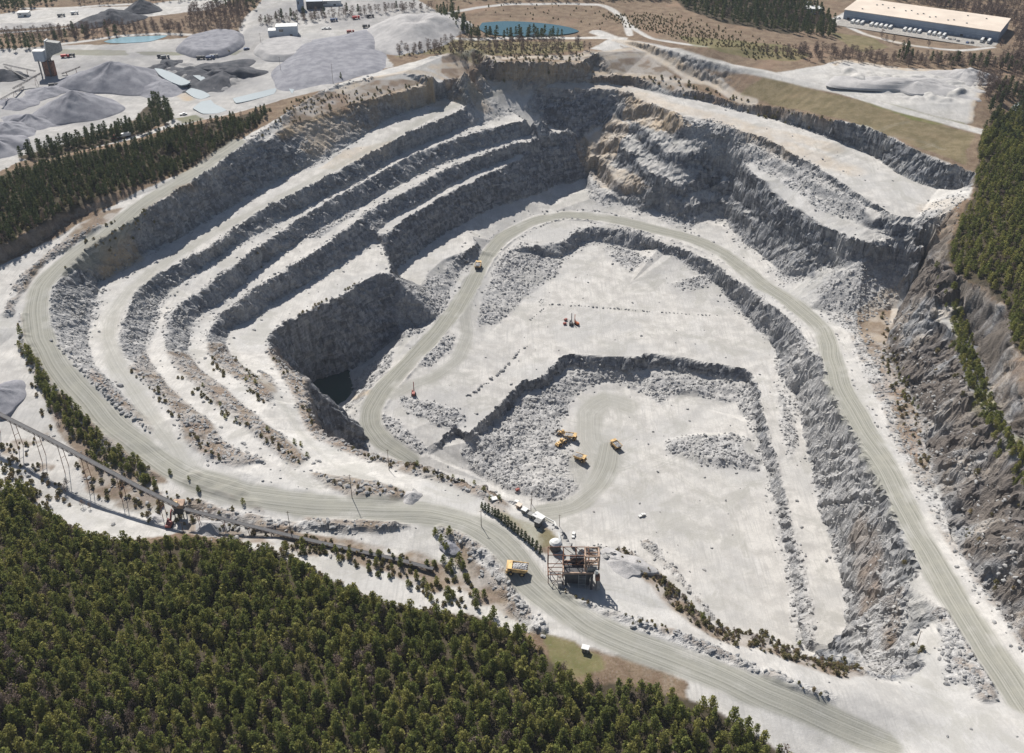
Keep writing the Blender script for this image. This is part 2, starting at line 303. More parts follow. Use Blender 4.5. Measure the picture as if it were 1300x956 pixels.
# ------------------------------------------------------------------ plan helpers on the grid
def band(pts, maxd):
    """distance / signed offset / arc length to a plan polyline, for grid vertices nearer than maxd"""
    D = np.full((NY, NX), 1e3, np.float32); S = np.zeros((NY, NX), np.float32); U = np.zeros((NY, NX), np.float32)
    s = 0.0
    for a, b in zip(pts[:-1], pts[1:]):
        ax, ay, bx, by = a[0], a[1], b[0], b[1]
        L = math.hypot(bx - ax, by - ay)
        if L < 1e-6: continue
        i0, i1 = np.searchsorted(xs, min(ax, bx) - maxd), np.searchsorted(xs, max(ax, bx) + maxd)
        j0, j1 = np.searchsorted(ys, min(ay, by) - maxd), np.searchsorted(ys, max(ay, by) + maxd)
        if i1 > i0 and j1 > j0:
            tx, ty = (bx - ax) / L, (by - ay) / L
            X = GX[j0:j1, i0:i1] - ax; Y = GY[j0:j1, i0:i1] - ay
            t = X * tx + Y * ty; tc = np.clip(t, 0, L)
            d = np.hypot(X - tx * tc, Y - ty * tc)
            m = d < D[j0:j1, i0:i1]
            D[j0:j1, i0:i1][m] = d[m]
            U[j0:j1, i0:i1][m] = (-X * ty + Y * tx)[m]
            S[j0:j1, i0:i1][m] = (s + tc)[m]
        s += L
    return D, U, S

WX = 3.0 * fbm(GX, GY, 22, 3, 40) + 1.2 * fbm(GX, GY, 5, 2, 41)
WY = 3.0 * fbm(GX, GY, 22, 3, 50) + 1.2 * fbm(GX, GY, 5, 2, 51)

def inpoly(X, Y, P):
    m = np.zeros(X.shape, bool)
    n = len(P)
    for i in range(n):
        x1, y1 = P[i][0], P[i][1]; x2, y2 = P[(i + 1) % n][0], P[(i + 1) % n][1]
        if y1 == y2: continue
        c = ((y1 > Y) != (y2 > Y)) & (X < (x2 - x1) * (Y - y1) / (y2 - y1) + x1)
        m ^= c
    return m

def poly(pts, warp=1.0, world=False):
    P = pts if world else hits(pts)
    M = np.zeros((NY, NX), np.float32)
    x = [p[0] for p in P]; y = [p[1] for p in P]
    i0, i1 = np.searchsorted(xs, min(x) - 8), np.searchsorted(xs, max(x) + 8)
    j0, j1 = np.searchsorted(ys, min(y) - 8), np.searchsorted(ys, max(y) + 8)
    sl = (slice(j0, j1), slice(i0, i1))
    acc = 0
    for ox, oy in ((-.5, -.5), (.5, -.5), (-.5, .5), (.5, .5)):
        acc = acc + inpoly(GX[sl] + WX[sl] * warp + ox, GY[sl] + WY[sl] * warp + oy, P)
    M[sl] = acc / 4.0
    return M

def stroke(pts, hw, soft=1.5, warp=.25, world=False):
    P = crom(pts if world else hits(pts), 6.0)
    D, U, S = band(P, hw + soft + 4)
    D = D + warp * WX
    return 1 - sstep(hw - soft, hw + soft, D), U, S

def blur(A, n=1):
    for _ in range(n):
        A = A.copy()
        A[1:-1] = (A[:-2] + 2 * A[1:-1] + A[2:]) / 4
        A[:, 1:-1] = (A[:, :-2] + 2 * A[:, 1:-1] + A[:, 2:]) / 4
    return A

# ------------------------------------------------------------------ regions of the ground
QUARRY = [(-200,480),(-120,400),(0,338),(60,307),(150,258),(250,212),(330,163),(420,110),(470,93),(550,72),(600,62),(640,78),(740,66),(780,48),(790,60),(820,72),(850,92),(875,108),(935,134),(970,146),(1010,150),(1060,153),(1100,160),(1180,198),(1240,220),(1232,250),(1190,292),(1170,345),(1200,380),(1240,440),(1275,520),(1310,575),(1420,700),(1450,1000),(880,1000),(870,862),(800,838),(700,806),(660,800),(600,790),(540,778),(470,765),(400,738),(330,706),(290,688),(230,676),(120,690),(60,655),(0,690),(-200,720)]
PLANT = [(-200,64),(0,62),(70,58),(150,56),(230,48),(310,45),(320,20),(335,-6),(520,-6),(560,18),(575,42),(500,48),(486,60),(500,85),(440,95),(420,112),(370,124),(300,142),(228,160),(215,157),(170,152),(120,170),(60,192),(0,218),(-200,260)]
NWYARD = [(-200,30),(0,18),(60,11),(170,8),(240,-2),(300,-4),(270,12),(180,22),(110,32),(0,38),(-200,52)]
WASTE = [(985,92),(1040,84),(1075,76),(1150,87),(1250,90),(1260,104),(1240,130),(1236,157),(1200,150),(1150,136),(1080,116)]
quarry = poly(QUARRY); plant = poly(PLANT); 
dust = np.maximum.reduce([quarry, plant, poly(NWYARD), poly(WASTE)])
for L, hw in [([(50,203),(100,190),(178,173),(223,158),(297,142),(371,121),(420,110)], 5),
              ([(223,158),(218,148),(225,140)], 4),
              ([(808,54),(843,62),(894,78),(970,92),(1072,117),(1148,141),(1224,161),(1262,173)], 5),
              ([(560,50),(600,50),(650,48),(700,48),(760,48),(790,50)], 6), ([(756,40),(800,60),(820,66),(851,82),(880,98),(910,108)], 7),
              ([(310,45),(313,30),(325,15),(350,2),(372,-6)], 7), ([(560,18),(640,6),(760,6),(790,22),(800,45)], 4),
              ([(1036,90),(1075,110),(1120,126),(1180,142),(1225,152)], 6),
              ([(1060,26),(1100,44),(1160,58),(1220,64),(1260,60)], 3.5), ([(1058,26),(1085,12),(1110,0),(1125,-12)], 5),
              ([(0,42),(60,38),(110,33)], 3), ([(60,58),(110,52),(150,46),(200,43),(240,44)], 4), ([(30,11),(80,10),(170,5)],4), ([(790,24),(810,40),(830,50),(900,60)],3)]:
    dust = np.maximum(dust, stroke(L, hw)[0])
islands = [  # soil and scrub inside the workings
 [(28,398),(40,420),(52,452),(84,492),(110,516),(145,547),(190,585),(215,612),(180,620),(150,612),(110,590),(75,548),(52,500),(34,450)],
 [(100,575),(150,600),(205,625),(200,640),(150,640),(110,625)],
 [(330,668),(400,676),(470,690),(540,705),(600,740),(640,770),(600,772),(540,745),(470,722),(400,700),(340,684)],
 [(560,690),(585,690),(610,720),(640,745),(660,790),(620,770),(590,740)],
 [(612,632),(640,645),(680,690),(688,660),(712,690),(700,700),(690,704),(640,665)],
 [(752,697),(790,697),(830,722),(860,748),(880,775),(930,800),(968,806),(1040,838),(1100,856),(1075,862),(1000,838),(930,818),(880,795),(855,770),(820,735),(790,712)],
 [(690,803),(730,816),(760,832),(765,850),(735,862),(700,850)],
 [(1085,398),(1130,390),(1128,440),(1150,480),(1170,540),(1180,600),(1160,580),(1130,500),(1100,440)],
 [(1110,440),(1126,470),(1150,520),(1176,600),(1160,590),(1130,520)],
 [(1095,640),(1120,700),(1140,770),(1145,830),(1120,800),(1090,740),(1080,680)],
 [(560,66),(640,62),(740,60),(770,66),(800,80),(840,92),(860,104),(890,112),(900,120),(860,116),(805,102),(755,100),(742,92),(690,97),(612,98),(590,100),(560,92)],
 [(800,60),(850,80),(900,105),(960,130),(1010,142),(960,140),(880,122),(820,108),(760,98),(745,80)],
 [(370,128),(430,116),(470,102),(540,96),(560,102),(485,126),(420,146),(380,158),(355,160)],
 [(250,232),(215,250),(165,284),(120,312),(85,345),(78,342),(110,308),(160,278),(215,238)],
 [(120,270),(160,262),(140,280),(100,306),(60,332),(30,372),(28,360),(60,322)],
]
soil = 1 - dust
upper = [([(560,84),(600,80),(640,74),(700,72),(760,70),(800,62)],4), ([(742,78),(770,74),(800,70),(830,66)],3.5), ([(640,101),(700,97),(767,94),(818,96),(856,102),(884,103),(905,106)],4), ([(782,51),(818,63),(851,81),(874,96),(907,107),(932,122),(955,130)],5.5), ([(430,116),(472,100),(510,92),(548,94),(590,93)],4)]
upm = np.maximum.reduce([stroke(L, hw)[0] for L, hw in upper])
for P in islands: soil = np.maximum(soil, poly(P, .7) * (.45 + .45 * sstep(-.3, .3, fbm(GX, GY, 9, 3, 77))))
STRIPS = [[(185,448),(198,471),(216,494),(244,519),(269,539),(283,560),(305,572),(340,588),(300,592),(279,588),(249,570),(236,555),(223,527),(206,507),(185,484),(165,466)],
 [(238,450),(258,474),(284,492),(310,517),(335,538),(366,560),(391,582),(378,593),(350,574),(330,557),(305,536),(279,518),(254,493),(228,473),(212,447)],
 [(287,440),(294,453),(312,468),(332,480),(345,497),(342,512),(325,500),(305,483),(284,470),(266,452),(264,436)],
 [(352,440),(368,470),(385,480),(400,530),(410,548),(440,562),(480,580),(530,592),(580,612),(640,636),(650,648),(600,628),(560,612),(500,596),(440,574),(400,558),(385,537),(370,500),(350,465),(338,445)],
 [(395,600),(430,605),(480,612),(525,628),(500,637),(450,634),(415,618)], [(330,470),(345,480),(350,500),(335,495)],
 [(118,468),(150,500),(185,530),(196,548),(180,540),(140,505),(110,475)],
 [(245,598),(300,612),(330,640),(340,652),(280,630),(230,612)], [(380,655),(440,660),(500,662),(520,670),(480,676),(410,668)]]
strips = blur(np.maximum.reduce([poly(P, .5) for P in STRIPS]), 1)
soil = np.maximum(soil, strips * (.35 + .5 * sstep(-.35, .3, fbm(GX, GY, 8, 3, 177))))
soil = soil * (1 - upm * .9)
for L_, w_ in (([(300,682),(340,690),(400,708),(470,735),(540,768)], 4.5), ([(540,770),(575,750),(592,758),(598,778)], 3), ([(500,700),(530,680),(545,668)], 5), ([(0,590),(40,560),(35,500),(10,440)], 4), ([(60,540),(62,600),(90,650)], 3.5)):
    soil = soil * (1 - .92 * stroke(L_, w_)[0])
RCreg = poly([(1188,296),(1168,348),(1130,420),(1127,455),(1170,530),(1186,600),(1215,690),(1290,800),(1400,900),(1500,700),(1320,560),(1290,470),(1280,392),(1205,352),(1205,300)], .3)
soil = soil * (1 - RCreg * .8)
dots = fbm(GX, GY, 13, 3, 91)
grass = np.maximum.reduce([
 poly([(970,96),(1060,120),(1150,146),(1240,170),(1232,182),(1225,210),(1150,180),(1090,158),(1010,138),(940,118)]) * .38,
 poly([(1090,118),(1150,136),(1225,156),(1238,165),(1160,152),(1095,130)]) * .95,
 poly([(50,62),(160,64),(162,70),(60,70)]) * .6, poly([(172,66),(308,64),(300,70),(180,70)]) * .7,
 poly([(500,55),(560,50),(740,52),(740,64),(640,70),(505,72)]) * .5,
 poly([(860,45),(1000,58),(1030,70),(1010,78),(900,62)]) * .6,
 poly([(1050,40),(1110,48),(1130,60),(1090,66)])*.5,
 poly([(625,648),(650,655),(700,672),(712,692),(690,696),(660,672)]) * .5,
 poly([(690,803),(730,816),(760,832),(765,850),(735,862),(700,850)]) * .75,
 poly([(222,150),(250,146),(262,152),(230,157)]) * .9,
 poly([(1205,372),(1235,430),(1262,500),(1300,560),(1340,620),(1310,610),(1270,556),(1238,510),(1222,450)]) * .7])
rr_ = np.maximum.reduce([stroke(L_, w_)[0] for L_, w_ in (([(843,62),(894,78),(970,92),(1072,117),(1148,141),(1224,161),(1262,173)], 5), ([(1036,90),(1075,110),(1120,126),(1180,142),(1225,152)], 5))])
grass = grass * (1 - rr_)
soil = soil * (1 - .9 * rr_)
tan = np.zeros((NY, NX), np.float32)
for L, hw, a in [([(355,172),(385,158),(430,142),(482,124),(548,104)], 3, 1), ([(548,86),(600,78),(640,76),(740,78)], 3, .8), ([(640,97),(700,97),(760,93),(830,98)], 4, .7),
              ([(970,165),(1010,175),(1060,190)], 8, .35), ([(1060,82),(1075,77),(1150,88),(1240,90),(1255,100),(1238,135),(1236,160)], 3.5, .7), ([(1100,44),(1160,57)],4,.5),
              ([(850,82),(880,100),(930,118),(975,132)], 6, .6), ([(560,92),(600,94),(640,100)], 6, .6), ([(228,118),(240,126)], 6, .9), ([(450,505),(470,500)], 3, .6), ([(130,340),(170,320)], 5, .8), ([(1180,262),(1215,258),(1200,290)], 10, .3), ([(585,90),(602,108),(614,135)], 9, .6), ([(590,80),(610,76)], 6, .6)]:
    tan = np.maximum(tan, stroke(L, hw, 3, .8)[0] * a)
for P, a in [([(795,122),(815,128),(862,150),(880,165),(850,172),(820,165),(790,150)], .75), ([(730,175),(780,148),(800,160),(785,190),(770,215),(745,222),(735,200)], .6),
             ([(440,190),(500,178),(490,200),(430,215),(400,215)], .35), ([(383,165),(420,148),(440,160),(442,175),(400,200),(380,190)], .6), ([(1085,395),(1120,370),(1150,350),(1130,430),(1100,440)], .5), ([(745,205),(800,215),(830,250),(760,240)],.5)]:
    tan = np.maximum(tan, poly(P) * a)
tan = np.maximum(tan, upm * .55)
tan = np.maximum(tan, .4 * stroke([(640,106),(716,108),(782,111),(856,136),(932,156),(1008,190),(1084,218)], 10, 5, 1)[0])
for a in (tan,): a *= (.55 + .45 * sstep(-.4, .4, fbm(GX, GY, 8, 3, 78)))

# ------------------------------------------------------------------ haul roads
road = np.zeros((NY, NX), np.float32); lat = np.zeros((NY, NX), np.float32)
ROADS = [([(300,181),(254,214),(215,238),(178,262),(150,284),(110,312),(75,340),(52,365),(45,400),(50,430),(75,468),(110,507),(150,545),(200,583),(250,608),(320,629),(400,641),(470,646),(540,650),(590,662),(630,684),(655,710),(675,738),(705,763),(748,793),(800,816),(855,836),(915,858),(975,882),(1040,908),(1120,945)], 8.0, .95),
 ([(640,110),(604,120),(560,140),(500,174),(440,206),(380,238),(330,264),(280,290),(240,314),(200,340),(165,371),(143,400),(138,430),(148,460),(165,490),(185,520),(205,550),(240,592)], 5.0, .5),
 ([(1300,890),(1283,866),(1207,754),(1145,640),(1113,572),(1069,496),(1045,420),(1003,383),(970,362),(945,342),(919,322),(881,304),(843,294),(792,281),(754,275),(716,273),(678,281),(640,300),(619,325),(607,345),(594,368),(579,392),(564,410),(540,438),(510,468),(484,497),(471,520),(472,542),(487,562),(520,582)], 7.6, 1),
 ([(597,372),(590,396),(593,425),(582,455),(555,476),(520,491),(498,502)], 5, .6),
 ([(690,652),(730,641),(757,618),(770,592),(774,570)], 8, .8), ([(774,585),(750,560),(748,525),(770,508),(795,515)], 10, .55), ([(745,620),(735,590),(745,570)], 7, .5),
 ([(560,640),(500,618),(440,598),(400,570),(370,530),(345,495),(305,460),(292,430)], 1.6, .35),
 ([(1158,706),(1160,754),(1173,792),(1186,843),(1190,900)], 3.5, .15)]
for L, hw, a in ROADS:
    m, U, S = stroke(L, hw, 1.6 if a > .6 else 2.5, .55)
    m = m * a * (1 - .35 * sstep(.1, .5, fbm(GX, GY, 18, 3, 430 + int(hw))) * (U ** 2 > (hw * .35) ** 2)); k = m > road
    road[k] = m[k]; lat[k] = U[k] + 3 * np.sin(S[k] / 60) + 1.6 * fbm(GX[k], GY[k], 38, 2, 431)

# faint wheel tracks wandering over the floors
trk = np.random.default_rng(21); tn_ = .5 + .5 * sstep(-.3, .3, fbm(GX, GY, 12, 2, 440))
for cx_, cy_, n_, sx_, sy_ in ((870,630,26,110,90), (780,400,20,110,40), (900,620,10,60,80), (760,600,12,60,50), (560,340,6,30,20), (660,255,6,40,12), (1110,215,8,60,22), (430,205,6,60,30), (150,650,6,60,12), (300,70,16,110,25), (120,70,10,70,10), (460,600,8,40,12), (800,760,6,50,20)):
    for _ in range(n_):
        x_, y_ = cx_ + trk.normal() * sx_ * .5, cy_ + trk.normal() * sy_ * .5
        p_ = hit(x_, y_)[:2]; a_ = trk.uniform(0, 6.28); c_ = trk.normal() * .16; L_ = []
        for i_ in range(9): L_.append((p_[0], p_[1])); a_ += c_ + trk.normal() * .05; p_ = p_ + 7 * np.array([math.cos(a_), math.sin(a_)])
        D, U, S = band(L_, 4)
        m = np.exp(-((np.abs(D) - 1.2) / .55) ** 2) * trk.uniform(.18, .5) * tn_; k = m > road
        road[k] = m[k]
# ------------------------------------------------------------------ rubble
rub = np.zeros((NY, NX), np.float32)
for P, a in [([(72,372),(96,368),(125,380),(120,405),(110,430),(124,470),(165,508),(190,535),(180,540),(140,505),(110,478),(78,438),(66,405)], .9),
 ([(165,385),(200,378),(204,398),(196,425),(186,450),(198,472),(178,468),(155,448),(155,425)], .95),
 ([(212,400),(236,390),(246,410),(238,440),(250,475),(228,465),(212,440)], .9),
 ([(395,285),(450,262),(455,268),(405,302),(385,305)], .9),
 ([(505,372),(533,365),(545,350),(600,318),(608,322),(578,360),(565,390),(548,412),(530,425),(505,440),(503,400)], 1),
 ([(652,312),(680,324),(712,332),(706,350),(690,360),(665,378),(645,398),(628,410),(604,412),(618,365),(632,335)], 1),
 ([(500,500),(520,505),(545,510),(575,520),(592,530),(575,545),(545,535),(515,520)], 1),
 ([(482,525),(500,530),(520,548),(545,572),(530,575),(505,560),(485,545)], 1),
 ([(530,462),(560,430),(575,425),(572,445),(545,468)], .9),
 ([(445,490),(470,462),(500,445),(497,465),(470,490),(450,502)], .9),
 ([(600,555),(640,530),(660,505),(690,492),(720,470),(800,472),(830,470),(900,480),(950,486),(965,540),(975,600),(960,560),(935,512),(880,498),(850,502),(838,515),(800,488),(770,484),(745,490),(725,510),(705,560),(735,580),(742,600),(735,625),(700,640),(640,620),(600,600),(585,575)], 1),
 ([(843,560),(870,554),(900,558),(930,552),(955,560),(940,575),(965,585),(960,600),(925,590),(895,595),(870,582),(845,575)], 1),
 ([(750,450),(760,470),(700,470)], .3),
 ([(765,312),(800,308),(815,325),(830,330),(800,345),(785,335)], .9), ([(850,360),(895,345),(905,360),(870,372)], .9), ([(665,378),(700,372),(690,390)], .2),
 ([(1010,430),(1040,470),(1060,520),(1095,590),(1120,640),(1145,700),(1148,760),(1158,820),(1150,860),(1100,850),(1085,830),(1078,760),(1060,690),(1045,640),(1030,580),(1018,530),(1000,470)], 1),
 ([(985,480),(1000,510),(1012,560),(1005,590),(990,540)], .8),
 ([(970,540),(990,600),(1004,660),(1022,720),(1030,780),(1036,820),(1010,820),(1000,740),(985,680),(975,600)], .9),
 ([(1035,370),(1060,350),(1095,332),(1135,340),(1158,355),(1140,385),(1110,395),(1085,420),(1060,410),(1045,390)], 1),
 ([(862,160),(900,150),(960,180),(1030,215),(1090,250),(1100,282),(1050,268),(990,232),(940,195),(880,180)], 1),
 ([(550,670),(580,675),(620,695),(645,730),(655,770),(640,765),(615,735),(585,700)], 1),
 ([(680,742),(700,748),(760,780),(860,812),(960,850),(1060,885),(1050,895),(940,855),(850,822),(750,790),(700,765)], .8),
 ([(750,690),(800,700),(830,725),(800,720),(760,712)], .6), ([(385,175),(425,190),(405,210),(375,218)], .8), ([(1120,395),(1135,430),(1128,460),(1160,520),(1190,600),(1200,650),(1260,760),(1300,820),(1300,700),(1250,560),(1215,480),(1170,400)], .85),
 ([(1160,278),(1190,255),(1210,245),(1236,250),(1215,280),(1190,300)], .7), ([(596,86),(620,100),(640,140),(612,140),(600,120)], .5), ([(1190,790),(1210,770),(1245,830),(1275,866),(1200,870),(1190,830)], .8)]:
    rub = np.maximum(rub, poly(P, .9) * a)
for nm, w, a in [('L1', 5, .9), ('b1_crest', 4.5, .8), ('b2_crest', 4, .75), ('b3_crest', 4, .75), ('b2_out', 4, .7), ('b3_out', 4, .7), ('b4_out', 4, .6), ('b1_out', 5, .5), ('r_foot', 8, .7), ('m_crest', 3.5, .6), ('c_out', 2.0, .3), ('m_toe', 5, .6), ('b4_crest', 3, .5)]:
    D, U, S = band(plan_lines[nm], 9)
    gate = .35 + .65 * sstep(-.3, .15, vnoise(S / 16, 0 * S + 3, 60 + len(nm)))
    nf_ = (.15 + .85 * sstep(520, 640, GY)) if nm[0] == 'b' else 1.0
    rub = np.maximum(rub, (1 - sstep(w * .5, w + 1.5, D + .5 * WX)) * a * gate * nf_)
rub = np.maximum(rub, strips * .75)
berms = np.zeros((NY, NX), np.float32)
for L_, w_ in (([(705,748),(735,764),(767,776),(805,788),(856,806),(906,826),(965,852),(1040,884)], 2.2), ([(1194,780),(1205,800),(1222,832),(1250,880)], 4), ([(30,400),(36,440),(62,492),(105,530),(150,572),(196,604)], 2.2), ([(560,672),(590,684),(620,706),(640,735),(655,770),(690,800)], 2.5),
               ([(330,670),(400,668),(440,672),(500,670)], 2.0), ([(10,398),(22,372),(45,340),(85,312),(125,288)], 3), ([(820,690),(850,720),(880,755),(905,785)], 1.5), ([(240,640),(300,655),(340,664)], 2)):
    berms = np.maximum(berms, stroke(L_, w_, 1.2, .8)[0])
yard = poly([(0,560),(60,548),(120,582),(180,616),(250,640),(330,664),(420,690),(540,715),(520,730),(400,705),(330,690),(250,684),(180,648),(110,640),(60,650),(0,600)], 1)
soil = np.maximum(soil, yard * .75 * sstep(.0, .35, fbm(GX, GY, 12, 3, 179)))
rub = np.maximum(rub, np.maximum(berms * .85, yard * .6 * sstep(.15, .4, fbm(GX, GY, 10, 3, 180))))
soil = np.maximum(soil, berms * .5 * sstep(-.2, .3, fbm(GX, GY, 6, 2, 181)))
shoulder = poly([(1070,398),(1125,440),(1150,490),(1170,530),(1190,620),(1215,690),(1290,800),(1340,870),(1322,850),(1250,762),(1182,655),(1140,568),(1102,482)], .6)
rub = np.maximum(rub * (1 - .5 * RCreg), shoulder * .7); soil = np.maximum(soil, shoulder * .4 * sstep(-.2, .3, fbm(GX, GY, 9, 3, 178)))
rub = blur(rub, 3) * (.55 + .6 * sstep(-.5, .35, fbm(GX, GY, 15, 3, 210)))
rub = np.clip(rub * (1 - np.clip(road * 1.3, 0, 1)), 0, 1).astype(np.float32)

# ------------------------------------------------------------------ relief
nb = 1 - sstep(280, 300, GY)
H0[:] = H0 * (1 - nb) + blur(H0, 40) * nb
H = H0.copy()
gy, gx = np.gradient(blur(H0, 2), ys, xs)
slope = np.hypot(gx, gy)
steep = sstep(.5, 1.1, slope).astype(np.float32)
# the north-east wall breaks into rough steps and buttresses
NE = poly([(795,118),(860,146),(945,169),(1033,212),(1092,249),(1188,291),(1168,346),(1110,342),(1072,337),(1003,358),(930,292),(856,283),(802,263),(750,240),(745,222),(780,143)], .3)
NE = blur(NE, 6)
rg = fbm(GX, GY, 46, 3, 303); bz = 1.9 * fbm(GX, GY, 38, 4, 301)
H += NE * steep * (6 * rg)
P_ = 17.0
sN = H + 5 * bz
fr = sN / P_ - np.floor(sN / P_)
st = (np.floor(sN / P_) + sstep(.30, .62, fr)) * P_ - 5 * bz
tw_ = NE * (.35 + .5 * sstep(-.2, .3, fbm(GX, GY, 45, 2, 305))) * (1 - .6 * sstep(190, 240, GX))
H = H * (1 - tw_) + st * tw_
# right-hand cliff: ribs and hollows
RC = blur(RCreg, 6)
RC = RC * sstep(.2, .6, slope)
H += RC * (15.0 * fbm(GX, GY, 30, 4, 311) + 11 * np.abs(fbm(GX, GY, 14, 4, 312)) - 2)
# general unevenness
H += quarry * (1 - np.clip(road, 0, 1)) * .35 * fbm(GX, GY, 17, 4, 320)
pads = np.maximum.reduce([poly([(-100,20),(600,-5),(600,90),(420,110),(220,155),(-100,200)], .2), poly([(590,20),(760,15),(770,60),(590,60)], .2), poly([(1040,0),(1300,25),(1300,75),(1050,60)], .2)])
H += (1 - dust) * 1.2 * fbm(GX, GY, 40, 4, 330) * (1 - pads)
H += berms * 1.5 * (.5 + np.abs(fbm(GX, GY, 5, 3, 373)))
H += strips * 1.3 * (.4 + np.abs(fbm(GX, GY, 9, 3, 371)))
mk = blur(poly([(600,555),(640,530),(660,508),(690,497),(720,476),(800,476),(900,482),(945,492),(960,540),(930,512),(880,500),(850,504),(838,515),(800,490),(745,494),(715,530),(735,590),(700,635),(640,618),(600,598)]), 8)
H += mk * (2.2 * fbm(GX, GY, 22, 3, 372) + 1.0)
mk2 = blur(poly([(843,560),(870,554),(930,552),(955,560),(965,585),(925,592),(870,582)]), 5)
H += mk2 * 2.2
# blocks of rubble and windrows
blk = np.maximum(np.abs(fbm(GX, GY, 3.4, 2, 340)) * 1.7, np.abs(fbm(GX + 50, GY, 7.5, 2, 343)) * 2.2)
H += rub * (blk * 1.25 - .25) 
for nm, off, hgt, wd in [('L1', -1.5, 1.3, 1.6), ('b1_crest', 0, 1.5, 1.8), ('b2_crest', 0, 1.3, 1.6), ('b3_crest', 0, 1.2, 1.5), ('c_in', 0, .9, 1.2), ('b4_crest', 0, 1.0, 1.3)]:
    D, U, S = band(plan_lines[nm], 7)
    H += hgt * np.exp(-(D / wd) ** 2) * (.2 + .8 * sstep(500, 620, GY)) * (.6 + .7 * vnoise(S / 3.0, S * 0, 70)) * (1 - np.clip(road * 1.5, 0, 1))
# waste tip, heaps of the north plants
for P, h, sc in [([(1055,86),(1110,92),(1180,98),(1250,96),(1235,112),(1200,135),(1150,125),(1095,108)], 6, 30), ([(190,92),(240,80),(300,85),(318,100),(290,115),(250,110)], 5, 22), ([(500,68),(560,60),(640,62),(600,70),(530,78)], 2, 12)]:
    m = blur(poly(P), 4); H += m * h * (np.abs(fbm(GX, GY, sc, 4, 360)) * 1.6)
gy, gx = np.gradient(blur(H, 1), ys, xs)
sl2 = np.hypot(gx, gy)
rockm = sstep(.55, 1.05, blur(sl2, 1)).astype(np.float32) * np.maximum(np.maximum(quarry, .75), RCreg)
rslope = blur(poly([(1005,430),(1040,462),(1060,520),(1095,590),(1120,640),(1148,700),(1150,760),(1160,830),(1150,862),(1100,852),(1078,826),(1074,760),(1058,690),(1040,640),(1025,580),(1014,530),(1000,470)]), 4)
rockm = rockm * (1 - .5 * rslope)
rockm = np.maximum(rockm, .75 * blur(RCreg, 2) * sstep(.3, .7, slope)).astype(np.float32)
DX = np.zeros_like(H); DY = np.zeros_like(H)
g = np.hypot(gx, gy) + 1e-6
q1 = fbm(GX * 1.0 + H * .35, GY - H * .2, 13, 4, 350); q2 = fbm(GX + H * .8, GY - H * .6, 4.0, 3, 351)
steep = np.maximum(steep, .9 * RC)
amp = steep * (2.6 * q1 + 1.5 * q2)
DX += gx / g * amp; DY += gy / g * amp
bk = _hash(np.floor((GX + 2 * WX) / 6.0), np.floor((GY + H * .9 + 2 * WY) / 4.5), 9) - .5
bk2 = _hash(np.floor((GX + WX) / 3.0), np.floor((GY - H * .7 + WY) / 2.6), 19) - .5
DX += gx / g * steep * (2.6 * bk + 1.6 * bk2); DY += gy / g * steep * (2.6 * bk + 1.6 * bk2)
H += steep * (1.8 * bk2)
H += steep * (1.5 * fbm(GX, GY, 3.0, 2, 352) + 1.6 * np.abs(fbm(GX, GY, 8, 3, 353)))
HF = H
GXF, GYF = GX + DX, GY + DY
core = (np.abs(GX) < 690) & (GY < 1370) & (GY > 170)

# ------------------------------------------------------------------ node helpers
class NT:
    def __init__(s, name, rough=.9, spec=.2):
        s.m = bpy.data.materials.new(name); s.m.use_nodes = True
        s.t = s.m.node_tree; s.b = s.t.nodes['Principled BSDF']
        s.b.inputs['Roughness'].default_value = rough; s.b.inputs['Specular IOR Level'].default_value = spec
        s.pos = s.n('ShaderNodeNewGeometry').outputs['Position']
        s.nrm = s.pos.node.outputs['True Normal']
    def n(s, k, **kw):
        x = s.t.nodes.new(k)
        for a, v in kw.items(): setattr(x, a, v)
        return x
    def put(s, sock, v):
        if isinstance(v, bpy.types.NodeSocket): s.t.links.new(v, sock)
        elif v is not None: sock.default_value = (*v, 1) if isinstance(v, tuple) and len(v) == 3 and sock.type == 'RGBA' else v
    def math(s, op, a, b=0.0, c=None, clamp=False):
        x = s.n('ShaderNodeMath', operation=op, use_clamp=clamp); s.put(x.inputs[0], a); s.put(x.inputs[1], b)
        if c is not None: s.put(x.inputs[2], c)
        return x.outputs[0]
    def noise(s, scale, detail=4, rough=.55, vec=None, dist=0):
        x = s.n('ShaderNodeTexNoise'); s.put(x.inputs['Scale'], scale); s.put(x.inputs['Detail'], detail); s.put(x.inputs['Roughness'], rough); s.put(x.inputs['Distortion'], dist)
        s.t.links.new(vec or s.pos, x.inputs['Vector']); return x.outputs['Fac']
    def voro(s, scale, vec=None):
        x = s.n('ShaderNodeTexVoronoi'); s.put(x.inputs['Scale'], scale); s.t.links.new(vec or s.pos, x.inputs['Vector']); return x
    def ramp(s, v, lo, hi, a=0.0, b=1.0):
        x = s.n('ShaderNodeMapRange', interpolation_type='SMOOTHSTEP'); s.put(x.inputs[0], v); 
        for i, q in enumerate((lo, hi, a, b)): s.put(x.inputs[1 + i], q)
        return x.outputs[0]
    def mix(s, f, a, b, mode='MIX'):
        x = s.n('ShaderNodeMix', data_type='RGBA', blend_type=mode); s.put(x.inputs[0], f); s.put(x.inputs[6], a); s.put(x.inputs[7], b); return x.outputs[2]
    def scale(s, v, f):
        x = s.n('ShaderNodeVectorMath', operation='MULTIPLY'); s.put(x.inputs[0], v); x.inputs[1].default_value = f; return x.outputs[0]
    def bump(s, h, d, st=1.0):
        x = s.n('ShaderNodeBump'); s.put(x.inputs['Height'], h); x.inputs['Distance'].default_value = d; x.inputs['Strength'].default_value = st
        s.t.links.new(x.outputs[0], s.b.inputs['Normal'])
    def out(s, c, rough=None): s.put(s.b.inputs['Base Color'], c); s.put(s.b.inputs['Roughness'], rough); return s.m

